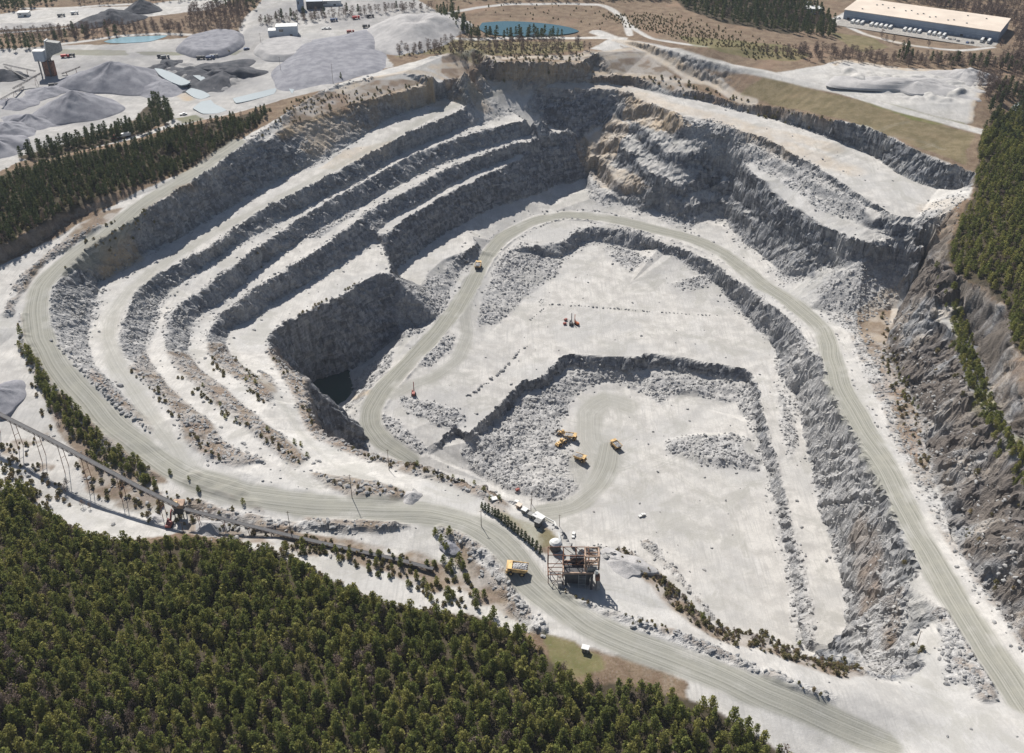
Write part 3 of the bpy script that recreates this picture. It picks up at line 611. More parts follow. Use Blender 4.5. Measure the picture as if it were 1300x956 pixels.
def ground_material():
    k = NT('quarry_ground', .95, .1)
    def attr(nm):
        a = k.n('ShaderNodeAttribute', attribute_name=nm); sp = k.n('ShaderNodeSeparateColor'); k.t.links.new(a.outputs['Color'], sp.inputs[0]); return sp.outputs[0], sp.outputs[1], sp.outputs[2], a.outputs['Alpha']
    rd, rb, so, gr = attr('mask_a'); tn, rk, lt, wet = attr('mask_b')  # wet holds the dark mask: darker plant ground, cliff patches and wood floor
    nA = k.noise(.018, 5, .6); nB = k.noise(.11, 5, .6); nC = k.noise(.9, 4, .65); nD = k.noise(.045, 4, .6)
    stretch = k.noise(.05, 5, .7, k.scale(k.pos, (1, .35, 1)))
    dustc = k.mix(k.ramp(nB, .35, .68), (.61, .587, .55), (.45, .432, .405))
    dustc = k.mix(k.ramp(nA, .42, .66, 0, .65), dustc, (.44, .435, .425))
    dustc = k.mix(k.ramp(stretch, .55, .75, 0, .6), dustc, (.65, .635, .615))
    dustc = k.mix(k.ramp(nC, .45, .75, 0, .35), dustc, (.36, .355, .35))
    def streak(ang, sc):
        mp = k.n('ShaderNodeMapping'); mp.inputs['Rotation'].default_value = (0, 0, ang); mp.inputs['Scale'].default_value = (1, .06, 1); k.t.links.new(k.pos, mp.inputs[0]); return k.noise(sc, 3, .6, mp.outputs[0])
    dustc = k.mix(k.ramp(streak(.5, .9), .52, .66, 0, .42), dustc, (.40, .39, .375))
    dustc = k.mix(k.ramp(streak(-.8, .7), .52, .66, 0, .35), dustc, (.385, .375, .36))
    dustc = k.mix(k.ramp(k.noise(.035, 6, .7, None, .6), .52, .62, 0, .6), dustc, (.39, .38, .35))
    sx = k.n('ShaderNodeSeparateXYZ'); k.t.links.new(k.nrm, sx.inputs[0]); nz = sx.outputs[2]
    steepf = k.ramp(nz, .86, .55)
    rkf = k.math('MAXIMUM', k.math('MULTIPLY', rk, 1.0), k.math('MULTIPLY', steepf, k.math('ADD', k.math('MULTIPLY', rb, .4), .6)), clamp=True)
    vs = k.noise(.35, 5, .7, k.scale(k.pos, (1, 1, .12)))       # seams running down the face
    st = k.noise(.45, 4, .6, k.scale(k.pos, (.12, .12, 1.3)))     # beds
    rockc = k.mix(k.ramp(vs, .35, .65), (.118, .127, .145), (.335, .343, .36))
    rockc = k.mix(k.ramp(st, .5, .60, 0, .6), rockc, (.40, .395, .385))
    rockc = k.mix(k.ramp(st, .44, .36, 0, .7), rockc, (.085, .088, .098))
    rockc = k.mix(k.ramp(nC, .5, .72, 0, .6), rockc, (.095, .097, .105))
    rockc = k.mix(k.ramp(nD, .58, .74, 0, .4), rockc, (.27, .235, .19))
    v3 = k.voro(.33, k.scale(k.pos, (1, 1, .7))); sc3 = k.n('ShaderNodeSeparateColor'); k.t.links.new(v3.outputs['Color'], sc3.inputs[0])
    rockc = k.mix(k.ramp(sc3.outputs[0], .2, .9, .55, 0), rockc, (.08, .082, .09))
    rockc = k.mix(k.ramp(sc3.outputs[1], .7, 1, 0, .45), rockc, (.44, .435, .42))
    rockc = k.mix(k.math('MULTIPLY', wet, .75), rockc, (.15, .138, .13))
    top = k.math('MULTIPLY', k.ramp(nz, .80, .93, 0, .75), k.math('SUBTRACT', 1, k.math('MULTIPLY', wet, .8)))                            # dust lies on ledges
    rockc = k.mix(top, rockc, (.47, .458, .44))
    c = k.mix(rkf, dustc, rockc)
    v = k.voro(.62); v2 = k.voro(1.7)
    rubc = k.mix(k.math('MULTIPLY', v.outputs['Color'], 1.0), (.33, .33, .335), (.60, .585, .565))
    rubc = k.mix(k.ramp(v.outputs['Distance'], .35, .85, 0, .6), rubc, (.22, .22, .225))
    rubc = k.mix(k.ramp(nB, .5, .7, 0, .6), rubc, dustc)
    c = k.mix(k.math('MULTIPLY', rb, k.ramp(nC, .3, .6, .55, 1)), c, rubc)
    tanc = k.mix(nB, (.56, .385, .20), (.44, .35, .24))
    c = k.mix(k.math('MULTIPLY', tn, k.ramp(nC, .3, .65, .5, 1)), c, tanc)
    soilc = k.mix(k.ramp(nB, .35, .65), (.165, .115, .08), (.24, .18, .125))
    soilc = k.mix(k.ramp(nC, .5, .7, 0, .7), soilc, (.085, .075, .045))
    soilc = k.mix(k.ramp(nA, .5, .65, 0, .6), soilc, (.27, .185, .13))
    sf = k.math('MULTIPLY', so, k.ramp(nC, .2, .5, .75, 1))
    c = k.mix(k.math('MULTIPLY', sf, k.math('SUBTRACT', 1, k.math('MULTIPLY', steepf, .3))), c, soilc)
    grc = k.mix(k.ramp(nB, .35, .65), (.13, .15, .05), (.20, .19, .085))
    grc = k.mix(k.ramp(nC, .45, .7, 0, .6), grc, (.20, .15, .09))
    c = k.mix(k.math('MULTIPLY', gr, k.ramp(nC, .25, .55, .7, 1)), c, grc)
    # haul road: packed damp stone, wheel tracks along it
    cx = k.n('ShaderNodeCombineXYZ'); k.put(cx.inputs[0], k.math('MULTIPLY', lt, 24)); 
    tr = k.noise(1.1, 3, .6, cx.outputs[0])
    rc = k.mix(k.ramp(tr, .38, .62), (.215, .214, .185), (.365, .358, .318))
    rc = k.mix(k.ramp(nB, .4, .7, 0, .5), rc, (.36, .35, .30))
    c = k.mix(k.math('MULTIPLY', rd, k.ramp(nB, .2, .5, .8, 1)), c, rc)
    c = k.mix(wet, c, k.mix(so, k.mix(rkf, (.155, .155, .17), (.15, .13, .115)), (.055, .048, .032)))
    k.bump(k.math('ADD', k.math('MULTIPLY', nC, k.math('ADD', .25, k.math('MULTIPLY', rkf, .9))), k.math('MULTIPLY', k.math('ADD', rb, rkf), k.math('MULTIPLY', v2.outputs['Distance'], .6))), 1.0, .55)
    return k.out(c)
MAT_GROUND = ground_material()

dark = (.62 * blur(poly(PLANT), 3) * (.55 + .6 * fbm(GX, GY, 40, 4, 88))).clip(0, 1).astype(np.float32)   # dark quarried heaps and wet silt; below, darker cliff patches and wood floors
for P, a in [([(190,92),(240,80),(300,85),(318,100),(295,115),(262,112),(235,100)], .55), ([(0,30),(60,28),(80,32),(60,40),(0,42)], .6), ([(163,12),(190,10),(195,18),(160,20)], .8), ([(445,48),(480,45),(570,44),(575,50),(480,54)], .5)]:
    dark = np.maximum(dark, poly(P) * a * (.6 + .4 * sstep(-.3, .3, fbm(GX, GY, 9, 3, 79))))
dark = np.maximum(dark, blur(RCreg, 2) * .95 * sstep(-.35, .25, fbm(GX, GY, 16, 4, 99)))
tan = np.maximum(tan, .45 * poly([(383,158),(485,124),(610,98),(620,125),(500,150),(442,178),(385,215)]) * sstep(-.3, .3, fbm(GX, GY, 14, 3, 97)))
tan = np.maximum(tan, RCreg * .3 * sstep(-.1, .4, fbm(GX, GY, 11, 4, 98)))
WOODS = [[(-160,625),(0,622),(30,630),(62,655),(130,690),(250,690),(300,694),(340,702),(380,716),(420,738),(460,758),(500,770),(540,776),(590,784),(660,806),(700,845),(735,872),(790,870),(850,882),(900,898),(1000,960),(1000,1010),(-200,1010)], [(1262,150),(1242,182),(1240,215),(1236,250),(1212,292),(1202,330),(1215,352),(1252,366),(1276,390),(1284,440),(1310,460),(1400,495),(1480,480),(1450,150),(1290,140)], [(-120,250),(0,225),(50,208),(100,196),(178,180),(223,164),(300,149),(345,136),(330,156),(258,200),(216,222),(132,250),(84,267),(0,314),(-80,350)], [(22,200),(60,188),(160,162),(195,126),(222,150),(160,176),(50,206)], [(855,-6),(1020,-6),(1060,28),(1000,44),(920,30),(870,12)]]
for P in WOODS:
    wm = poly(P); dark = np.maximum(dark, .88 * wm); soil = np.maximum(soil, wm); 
A_ = np.stack([road, rub, soil, grass], -1).astype(np.float32)
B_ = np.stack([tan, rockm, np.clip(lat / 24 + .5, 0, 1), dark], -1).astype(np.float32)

def mesh_from(name, V, F, mat=None, nper=4):
    m = bpy.data.meshes.new(name)
    F = np.asarray(F, np.int32)
    m.vertices.add(len(V)); m.vertices.foreach_set('co', np.asarray(V, np.float32).ravel())
    m.loops.add(F.size); m.loops.foreach_set('vertex_index', F.ravel())
    m.polygons.add(len(F)); m.polygons.foreach_set('loop_start', np.arange(0, F.size, F.shape[1], dtype=np.int32))
    if mat:
        for q in (mat if isinstance(mat, (list, tuple)) else [mat]): m.materials.append(q)
    m.polygons.foreach_set('use_smooth', np.zeros(len(F), bool)); m.update(calc_edges=True)
    return m

def link(name, m, parent=None):
    o = bpy.data.objects.new(name, m); COL.objects.link(o)
    if parent: o.parent = parent
    return o

def build_ground():
    V = np.stack([GXF, GYF, HF], -1).reshape(-1, 3)
    I = np.arange(NX * NY).reshape(NY, NX)
    F = np.stack([I[:-1, :-1], I[:-1, 1:], I[1:, 1:], I[1:, :-1]], -1)
    fm = lambda A: A[:-1, :-1]
    cls = np.zeros(fm(road).shape, int)                       # 0 land
    cls[fm(quarry) > .5] = 1                                  # 1 quarry benches and floor
    cls[(fm(road) > .42)] = 2                                 # 2 haul road
    for ci, nm in ((0, 'ground'), (1, 'quarry_pit'), (2, 'haul_road')):
        f = F[cls == ci]
        used, inv = np.unique(f, return_inverse=True)
        m = mesh_from(nm, V[used], inv.reshape(-1, 4), MAT_GROUND)
        for an, A in (('mask_a', A_), ('mask_b', B_)):
            at = m.attributes.new(an, 'FLOAT_COLOR', 'POINT'); at.data.foreach_set('color', A.reshape(-1, 4)[used].ravel())
        if ci != 1: m.polygons.foreach_set('use_smooth', np.ones(len(m.polygons), bool))
        o = link(nm, m); o['kind'] = 'structure'
build_ground()

# ------------------------------------------------------------------ light
SUN_EL, SUN_AZ = math.radians(44), math.radians(-24)
w = bpy.data.worlds.new('World'); scene.world = w; w.use_nodes = True
nt = w.node_tree; sky = nt.nodes.new('ShaderNodeTexSky'); sky.sky_type = 'NISHITA'; sky.sun_disc = False
sky.sun_elevation = SUN_EL; sky.sun_rotation = SUN_AZ; sky.air_density = 1.0; sky.dust_density = .8
nt.links.new(sky.outputs[0], nt.nodes['Background'].inputs[0]); nt.nodes['Background'].inputs[1].default_value = .05
sl = bpy.data.lights.new('sun', 'SUN'); sl.energy = 4.4; sl.angle = math.radians(.55); sl.color = (1, .955, .89)
so = bpy.data.objects.new('sun', sl); COL.objects.link(so); so.location = (-300, 900, 900)
so.rotation_euler = Vector((-math.sin(SUN_AZ) * math.cos(SUN_EL), -math.cos(SUN_AZ) * math.cos(SUN_EL), -math.sin(SUN_EL))).to_track_quat('-Z', 'Y').to_euler()
scene.view_settings.view_transform = 'Standard'; scene.view_settings.look = 'None'; scene.view_settings.exposure = .45; scene.view_settings.gamma = 1
scene.view_settings.use_curve_mapping = False
# ------------------------------------------------------------------ placing things
def on_ground(x, y):
    return float(hsample(x, y, HF)[0])

def tag(o, label=None, cat=None, group=None, kind=None):
    for k, v in (('label', label), ('category', cat), ('group', group), ('kind', kind)):
        if v: o[k] = v
    return o

def plain(name, col, rough=.6, metal=0.0, noise=0.0, scale=1.0, spec=.4):
    k = NT(name, rough, spec)
    k.b.inputs['Metallic'].default_value = metal
    if noise:
        n = k.noise(scale, 4, .6); n2 = k.noise(scale * 5, 3, .6)
        c = k.mix(k.ramp(n, .35, .65), tuple(v * (1 - noise) for v in col), tuple(min(1, v * (1 + noise * .6)) for v in col))
        c = k.mix(k.ramp(n2, .5, .75, 0, noise), c, (.33, .32, .30))
        return k.out(c)
    return k.out(tuple(col))

def leaf_material(name, dark, light, third, tw=.3):
    k = NT(name, .75, .15)
    a = k.n('ShaderNodeAttribute', attribute_name='tint'); oi = k.n('ShaderNodeObjectInfo')
    f = k.math('FRACT', k.math('ADD', a.outputs['Fac'], oi.outputs['Random']))
    sp = k.n('ShaderNodeSeparateColor'); k.t.links.new(a.outputs['Color'], sp.inputs[0])
    tree = k.math('FRACT', k.math('ADD', sp.outputs[0], oi.outputs['Random']))
    c = k.mix(tree, dark, light)
    c = k.mix(k.ramp(k.math('FRACT', k.math('MULTIPLY', tree, 7.13)), .60, .85, 0, .8), c, third)
    c = k.mix(k.math('MULTIPLY', sp.outputs[1], .45), c, third)
    k.out(c)
    tr = k.n('ShaderNodeBsdfTranslucent'); k.put(tr.inputs[0], k.mix(.35, c, third))
    mx = k.n('ShaderNodeMixShader'); mx.inputs[0].default_value = tw
    outn = k.t.nodes['Material Output']
    k.t.links.new(k.b.outputs[0], mx.inputs[1]); k.t.links.new(tr.outputs[0], mx.inputs[2]); k.t.links.new(mx.outputs[0], outn.inputs['Surface'])
    return k.m
M_PINE = leaf_material('pine_foliage', (.082, .118, .03), (.18, .205, .052), (.30, .28, .085))
M_DARKPINE = leaf_material('dark_pine_foliage', (.045, .078, .036), (.078, .112, .045), (.14, .15, .06))
M_BARE = leaf_material('bare_twigs', (.125, .095, .082), (.19, .15, .13), (.23, .165, .13), .15)
M_SHRUB = leaf_material('shrub_foliage', (.11, .12, .04), (.19, .18, .075), (.30, .23, .13))
M_BARK = plain('bark', (.13, .10, .08), .9, noise=.3, scale=1.5, spec=.1)

def crown_mesh(name, rng, n, h0, h1, r, leaf, lobes=9, conic=.5, mat=None, seedtint=0.0, sparse=0.0):
    """leaf-sized faces clustered round limbs; returns vertex, face, tint arrays"""
    # limb tips
    P = []; nl = lobes
    for i in range(nl):
        t = (i + .5) / nl; a = i * 2.4 + rng.uniform(-.4, .4)
        z = h0 + (h1 - h0) * t
        rr = r * (1 - t) ** conic * (1 - .35 * (1 - t) ** 4) * rng.uniform(.6, 1.0)
        P.append((math.cos(a) * rr * .62, math.sin(a) * rr * .62, z, (.30 + .22 * (1 - t)) * r * rng.uniform(.8, 1.25)))
    P.append((0, 0, h1 - r * .25, r * .32))
    P = np.array(P)
    w = P[:, 3] ** 2; w /= w.sum()
    idx = rng.choice(len(P), n, p=w)
    d = rng.normal(size=(n, 3)); d /= np.linalg.norm(d, axis=1)[:, None]
    d[:, 2] = np.where(d[:, 2] < -.3, -d[:, 2] * .6, d[:, 2])
    rad = P[idx, 3] * rng.uniform(.55 - sparse * .4, 1.12, n)
    C = P[idx, :3] + d * rad[:, None] * np.array([1, 1, .72])
    # leaf card facing mostly outward with scatter
    nrm = d + rng.normal(size=(n, 3)) * .75; nrm /= np.linalg.norm(nrm, axis=1)[:, None]
    t = np.cross(nrm, rng.normal(size=(n, 3))); t /= np.linalg.norm(t, axis=1)[:, None]
    b = np.cross(nrm, t)
    s = leaf * rng.uniform(.6, 1.3, n)[:, None]
    k = rng.uniform(.35, .8, n)[:, None]
    V = np.stack([C - t * s, C - b * s * k, C + t * s * .9, C + b * s * k], 1).reshape(-1, 3)
    F = np.arange(4 * n).reshape(n, 4)
    tint = np.repeat(np.stack([np.zeros(n), rng.uniform(0, 1, n)], 1), 4, 0)
    return V, F, tint

def trunk_vf(h, r, n=6, limbs=0, rng=None, spread=2.0, h0=.5):
    V = []; F = []
    def tube(p, q, r0, r1, m):
        s = len(V); p, q = np.array(p, float), np.array(q, float); d = q - p; d /= np.linalg.norm(d)
        u = np.cross(d, [1, 0, .3]); u /= np.linalg.norm(u); v = np.cross(d, u)
        for c, rr in ((p, r0), (q, r1)):
            for i in range(m):
                a = 2 * math.pi * i / m; V.append(c + (u * math.cos(a) + v * math.sin(a)) * rr)
        for i in range(m): F.append((s + i, s + (i + 1) % m, s + m + (i + 1) % m, s + m + i))
    tube((0, 0, -.6), (.1, .05, h * .55), r, r * .65, n); tube((.1, .05, h * .55), (0, 0, h), r * .65, r * .15, n)
    for i in range(limbs):
        a = i * 2.4; z = h * (h0 + (1 - h0) * .85 * i / limbs); k = spread * (1 - .6 * i / limbs)
        tube((0, 0, z), (math.cos(a) * k, math.sin(a) * k, z + k * .6), r * .35, r * .08, 4)
    return np.array(V), np.array(F)

def set_tint(m, tint):
    at = m.attributes.new('tint', 'FLOAT_COLOR', 'POINT')
    c = np.ones((len(tint), 4), np.float32); c[:, 0] = tint[:, 0]; c[:, 1] = tint[:, 1]; c[:, 2] = 0
    at.data.foreach_set('color', c.ravel())

SPECIES = {
 'pine_tree':  dict(mat=M_PINE, h=(2.0, 10.0), r=3.6, leaf=.42, n=620, lobes=16, conic=.62, limbs=7, nv=5),
 'dark_pine_tree': dict(mat=M_DARKPINE, h=(2.0, 11.5), r=3.4, leaf=.5, n=460, lobes=14, conic=.7, limbs=6, nv=4),
 'bare_tree':  dict(mat=M_BARE, h=(2.5, 9.5), r=4.4, leaf=.30, n=480, lobes=15, conic=.45, limbs=12, nv=4, sparse=1.0),
 'shrub':      dict(mat=M_SHRUB, h=(.0, 1.7), r=1.5, leaf=.26, n=190, lobes=7, conic=.4, limbs=0, nv=4),
 'young_pine': dict(mat=M_PINE, h=(.2, 4.8), r=2.3, leaf=.36, n=300, lobes=11, conic=.7, limbs=3, nv=4),
}
for k, S in SPECIES.items():
    rg_ = np.random.default_rng(len(k) * 31)
    S['var'] = []
    for v in range(S['nv']):
        V, F, T = crown_mesh(k, rg_, S['n'], *S['h'], S['r'] * rg_.uniform(.88, 1.12), S['leaf'], S['lobes'], S['conic'], sparse=S.get('sparse', 0))
        m = mesh_from('crown', V, F, S['mat']); set_tint(m, T)
        tv, tf = trunk_vf(S['h'][1] * .93, .2 if S['h'][1] > 8 else .09, limbs=S['limbs'], rng=rg_, spread=S['r'] * .6, h0=.35)
        tm = mesh_from('trunk', tv, tf, M_BARK)
        # light version for woods further off
        q = np.sort(rg_.choice(S['n'], int(S['n'] * (.42 if k != 'shrub' else .5)), replace=False))
        V4 = V.reshape(-1, 4, 3)[q]; c = V4.mean(1, keepdims=True); V4 = c + (V4 - c) * 1.45
        S['var'].append((m, tm, V4.reshape(-1, 3), T.reshape(-1, 4, 2)[q].reshape(-1, 2), tv, tf))

PLANTS = {k: [] for k in SPECIES}       # (x, y, scale, rot, variant, area)
prng = np.random.default_rng(5)
def scatter(kind, pts, spacing, area, keep=1.0, smin=.75, smax=1.2, noise=0.0, avoid=None, world=False):
    P = pts if world else hits(pts)
    x = np.array([p[0] for p in P]); y = np.array([p[1] for p in P])
    X, Y = np.meshgrid(np.arange(x.min(), x.max(), spacing), np.arange(y.min(), y.max(), spacing))
    X = X + prng.uniform(-.48, .48, X.shape) * spacing; Y = Y + prng.uniform(-.48, .48, Y.shape) * spacing
    m = inpoly(X, Y, P) & (prng.uniform(size=X.shape) < keep)
    if noise: m &= fbm(X, Y, 24, 2, 500) > (noise - .6)
    X, Y = X[m], Y[m]
    rdv = hsample(X, Y, road) if len(X) else X
    for a, b, r_ in zip(X, Y, rdv):
        if r_ > .3: continue
        if avoid is not None and any(inpoly(np.array([a]), np.array([b]), q)[0] for q in avoid): continue
        PLANTS[kind].append((a, b, prng.uniform(smin, smax), prng.uniform(0, 6.28), int(prng.integers(SPECIES[kind]['nv'])), area))
def along(kind, pts, spacing, area, jitter=1.0, smin=.7, smax=1.2, keep=1.0):
    L = crom(hits(pts), spacing)
    for p in L:
        if prng.uniform() > keep * 1.35 or vnoise(np.array(p[0] / 14), np.array(p[1] / 14), 600) < -.15: continue
        PLANTS[kind].append((p[0] + prng.normal() * jitter, p[1] + prng.normal() * jitter, prng.uniform(smin, smax), prng.uniform(0, 6.28), int(prng.integers(SPECIES[kind]['nv'])), area))
clearing = hits([(686,800),(730,812),(764,830),(768,850),(740,866),(705,852),(690,830)])
track = hits([(330,682),(400,704),(470,735),(520,750),(540,770),(520,782),(470,766),(400,735),(330,705)])
NF = [(-160,632),(0,632),(30,640),(62,662),(100,682),(130,694),(200,698),(250,694),(300,699),(340,707),(380,722),(420,745),(460,766),(500,778),(540,784),(590,792),(625,802),(660,816),(700,848),(735,876),(790,872),(850,885),(900,900),(960,925),(1000,960),(1000,1010),(-200,1010)]
scatter('pine_tree', NF, 3.9, 'near', .93, .5, 1.05, avoid=[clearing])
scatter('bare_tree', NF, 11.0, 'near', .4, .6, .95)
for P in ([(-60,770),(20,765),(40,800),(30,860),(-60,880)], [(0,850),(60,850),(80,900),(0,920)], [(430,830),(470,822),(480,850),(440,850)],[(130,870),(200,870),(200,950),(120,930)]): scatter('bare_tree', P, 6.0, 'near', .8, .8, 1.2)
scatter('young_pine', [(60,665),(110,682),(120,700),(70,690)], 5, 'near', .8)
edge = [(30,640),(62,662),(100,682),(130,694),(200,698),(250,694),(300,699),(340,707),(380,722),(420,745),(460,766),(500,778),(540,784),(590,792),(625,802),(660,816),(690,840)]
scatter('shrub', edge + [(x, y - 10) for x, y in edge[::-1]], 2.6, 'near', .7, .7, 1.9); scatter('young_pine', edge + [(x, y - 9) for x, y in edge[::-1]], 4.5, 'near', .6, .5, 1.3)
# left belt beside the haul road, and the strip below it
scatter('young_pine', [(22,420),(50,440),(66,480),(110,515),(135,545),(128,572),(95,560),(62,520),(44,480),(26,445)], 3.3, 'left', .85, .6, 1.2)
scatter('young_pine', [(112,568),(150,560),(195,590),(200,622),(150,606),(112,590)], 3.6, 'left', .7, .6, 1.2)
scatter('pine_tree', [(0,618),(34,618),(55,650),(20,665),(-40,665),(-60,625)], 5.5, 'left', .9, .8, 1.1)
scatter('shrub', [(20,410),(60,440),(150,545),(215,590),(200,630),(130,600),(60,545),(30,470)], 3.6, 'left', .5)
scatter('bare_tree', [(60,600),(110,620),(120,650),(80,640),(40,600)], 7, 'left', .6, .35, .6)
scatter('bare_tree', [(66,500),(100,520),(105,560),(75,550)], 7, 'left', .6, .4, .65)
scatter('young_pine', [(360,690),(400,690),(480,700),(560,720),(600,748),(590,772),(545,768),(520,745),(470,728),(400,706),(350,698)], 5.0, 'plant', .6, .5, 1.1)
scatter('shrub', [(330,680),(400,684),(480,696),(560,716),(610,745),(600,785),(560,780),(500,740),(420,712),(340,700)], 3.2, 'plant', .55)
scatter('young_pine', [(545,672),(572,680),(585,715),(600,740),(575,740),(552,700)], 4.5, 'plant', .8, .6, 1.2)
scatter('young_pine', [(600,742),(640,765),(672,800),(640,800),(600,790)], 5, 'plant', .75, .7, 1.2)
along('young_pine', [(216,618),(260,622),(300,652),(330,668)], 16, 'plant', 3, .4, .8)
scatter('shrub', [(200,625),(320,648),(330,668),(260,650)], 5, 'plant', .4)
scatter('young_pine', [(325,690),(345,690),(345,705),(325,700)], 5, 'plant', 1, .7, 1)
# scrub on the bench edges
for L, kp in (([(225,480),(254,500),(290,530),(320,548),(350,566),(378,588)], .75), ([(262,430),(266,455),(290,480),(320,500),(335,510)], .7), ([(290,428),(300,462),(318,476),(338,490)], .4),
          ([(380,402),(430,372),(450,362)], .8), ([(300,350),(330,328)], .3), ([(203,262),(178,278),(152,296),(127,309),(101,330)], .85), ([(145,280),(120,300),(95,320),(78,340)], .9),
          ([(165,470),(200,500),(223,528),(250,560),(280,585)], .5), ([(340,440),(360,470),(380,500),(400,545),(440,568),(480,586),(530,597),(580,615),(650,640)], .6)):
    along('shrub', L, 2.6, 'bench', 1.3, .6, 1.25, kp); 
for x, y in [(313,482),(325,486),(318,478),(374,560),(382,562),(390,576),(340,545),(258,488),(280,512),(300,532),(286,527),(530,590),(545,592),(602,610),(575,604),(614,622),(622,632),(634,632),(216,598),(252,620),(240,606)]:
    p = hit(x, y + 4); PLANTS['young_pine'].append((p[0], p[1], prng.uniform(.5, .8), 0, 1, 'bench'))
along('shrub', [(715,752),(767,775),(805,787),(856,805),(906,825),(965,851),(1040,883)], 2.4, 'rim', .8, .4, .9, .6)
scatter('shrub', [(0,560),(60,548),(120,582),(250,640),(420,690),(540,715),(520,730),(400,705),(250,684),(110,640),(0,600)], 4.0, 'plant', .4, .5, 1.3, noise=.5)
# rim between the crushing plant and the pit
along('shrub', [(790,706),(830,728),(855,750),(875,772),(905,795),(935,803),(970,808),(1010,826),(1046,840),(1080,848),(1120,856)], 2.0, 'rim', 2.0, .7, 1.6)
along('young_pine', [(868,765),(890,785),(925,800),(970,806),(1008,822)], 14, 'rim', 2.5, .4, .8)
along('shrub', [(775,775),(800,790),(840,800),(880,822),(930,838),(960,850),(1010,862)], 5, 'rim', 2, .6, 1.2)
scatter('shrub', [(1120,390),(1140,430),(1165,530),(1185,600),(1170,600),(1140,520),(1115,450)], 4.5, 'cliff', .55, .7, 1.5)
scatter('young_pine', [(1138,455),(1150,480),(1168,525),(1160,530),(1143,500)], 5, 'cliff', .8, .4, .8)
along('shrub', [(1135,735),(1145,760),(1150,800),(1165,840)], 3, 'cliff', 1.5, .7, 1.6)
scatter('shrub', [(1195,650),(1225,700),(1280,780),(1300,800),(1300,700),(1250,640)], 7, 'cliff', .3, .8, 1.6)
scatter('shrub', [(1170,400),(1240,440),(1270,560),(1300,610),(1300,680),(1230,600),(1200,500)], 9, 'cliff', .3, .8, 1.8)
for q_ in ([(752,697),(790,697),(830,722),(860,748),(880,775),(930,800),(968,806),(1040,838),(1100,856),(1075,862),(1000,838),(930,818),(880,795),(855,770),(820,735),(790,712)],):
    scatter('shrub', q_, 2.2, 'rim', .6, .5, 1.4); scatter('bare_tree', q_, 3.2, 'rim', .6, .18, .34)
scatter('shrub', [(400,602),(430,605),(520,628),(450,632)], 3.5, 'bench', .4, .5, 1)
scatter('young_pine', [(862,752),(884,768),(906,790),(900,800),(870,775)], 3, 'rim', .8, .4, .8)
# right-hand wood and its ledge
RF = [(1262,150),(1242,182),(1240,215),(1236,250),(1212,292),(1202,330),(1215,352),(1252,366),(1276,390),(1284,440),(1310,460),(1400,495),(1480,480),(1450,150),(1290,140)]
scatter('pine_tree', RF, 4.4, 'right', .9, .5, 1.0)
scatter('bare_tree', RF, 11, 'right', .45, .5, .85)
scatter('bare_tree', [(1240,270),(1300,260),(1340,330),(1300,360),(1255,340)], 8, 'right', .55, .6, .9)
scatter('young_pine', [(1206,372),(1226,410),(1240,450),(1256,500),(1275,545),(1302,580),(1345,640),(1325,665),(1285,606),(1250,552),(1228,485),(1208,420)], 3.2, 'right', .85, .7, 1.3)
scatter('young_pine', [(1172,355),(1185,350),(1205,395),(1190,398)], 5, 'right', .6, .5, 1)
# north-west woods
scatter('dark_pine_tree', [(22,200),(60,188),(110,175),(160,162),(200,150),(188,136),(195,126),(212,130),(222,150),(214,162),(160,176),(100,190),(50,206)], 6.0, 'nw', .9, .7, 1.1)
NWF = [(-120,250),(0,232),(50,214),(100,202),(178,184),(223,168),(300,152),(345,140),(330,158),(300,176),(258,202),(236,212),(216,224),(178,236),(132,250),(107,257),(84,269),(43,294),(0,316),(-80,350)]
scatter('shrub', NWF, 4.5, 'nw', .5, .8, 1.9)
scatter('dark_pine_tree', NWF, 4.1, 'nw', .85, .45, .85, noise=.3)
scatter('bare_tree', NWF, 6.5, 'nw', .5, .4, .75)
scatter('shrub', [(178,190),(300,160),(330,160),(230,220),(130,256),(178,225)], 6, 'nw', .5, .8, 1.6)
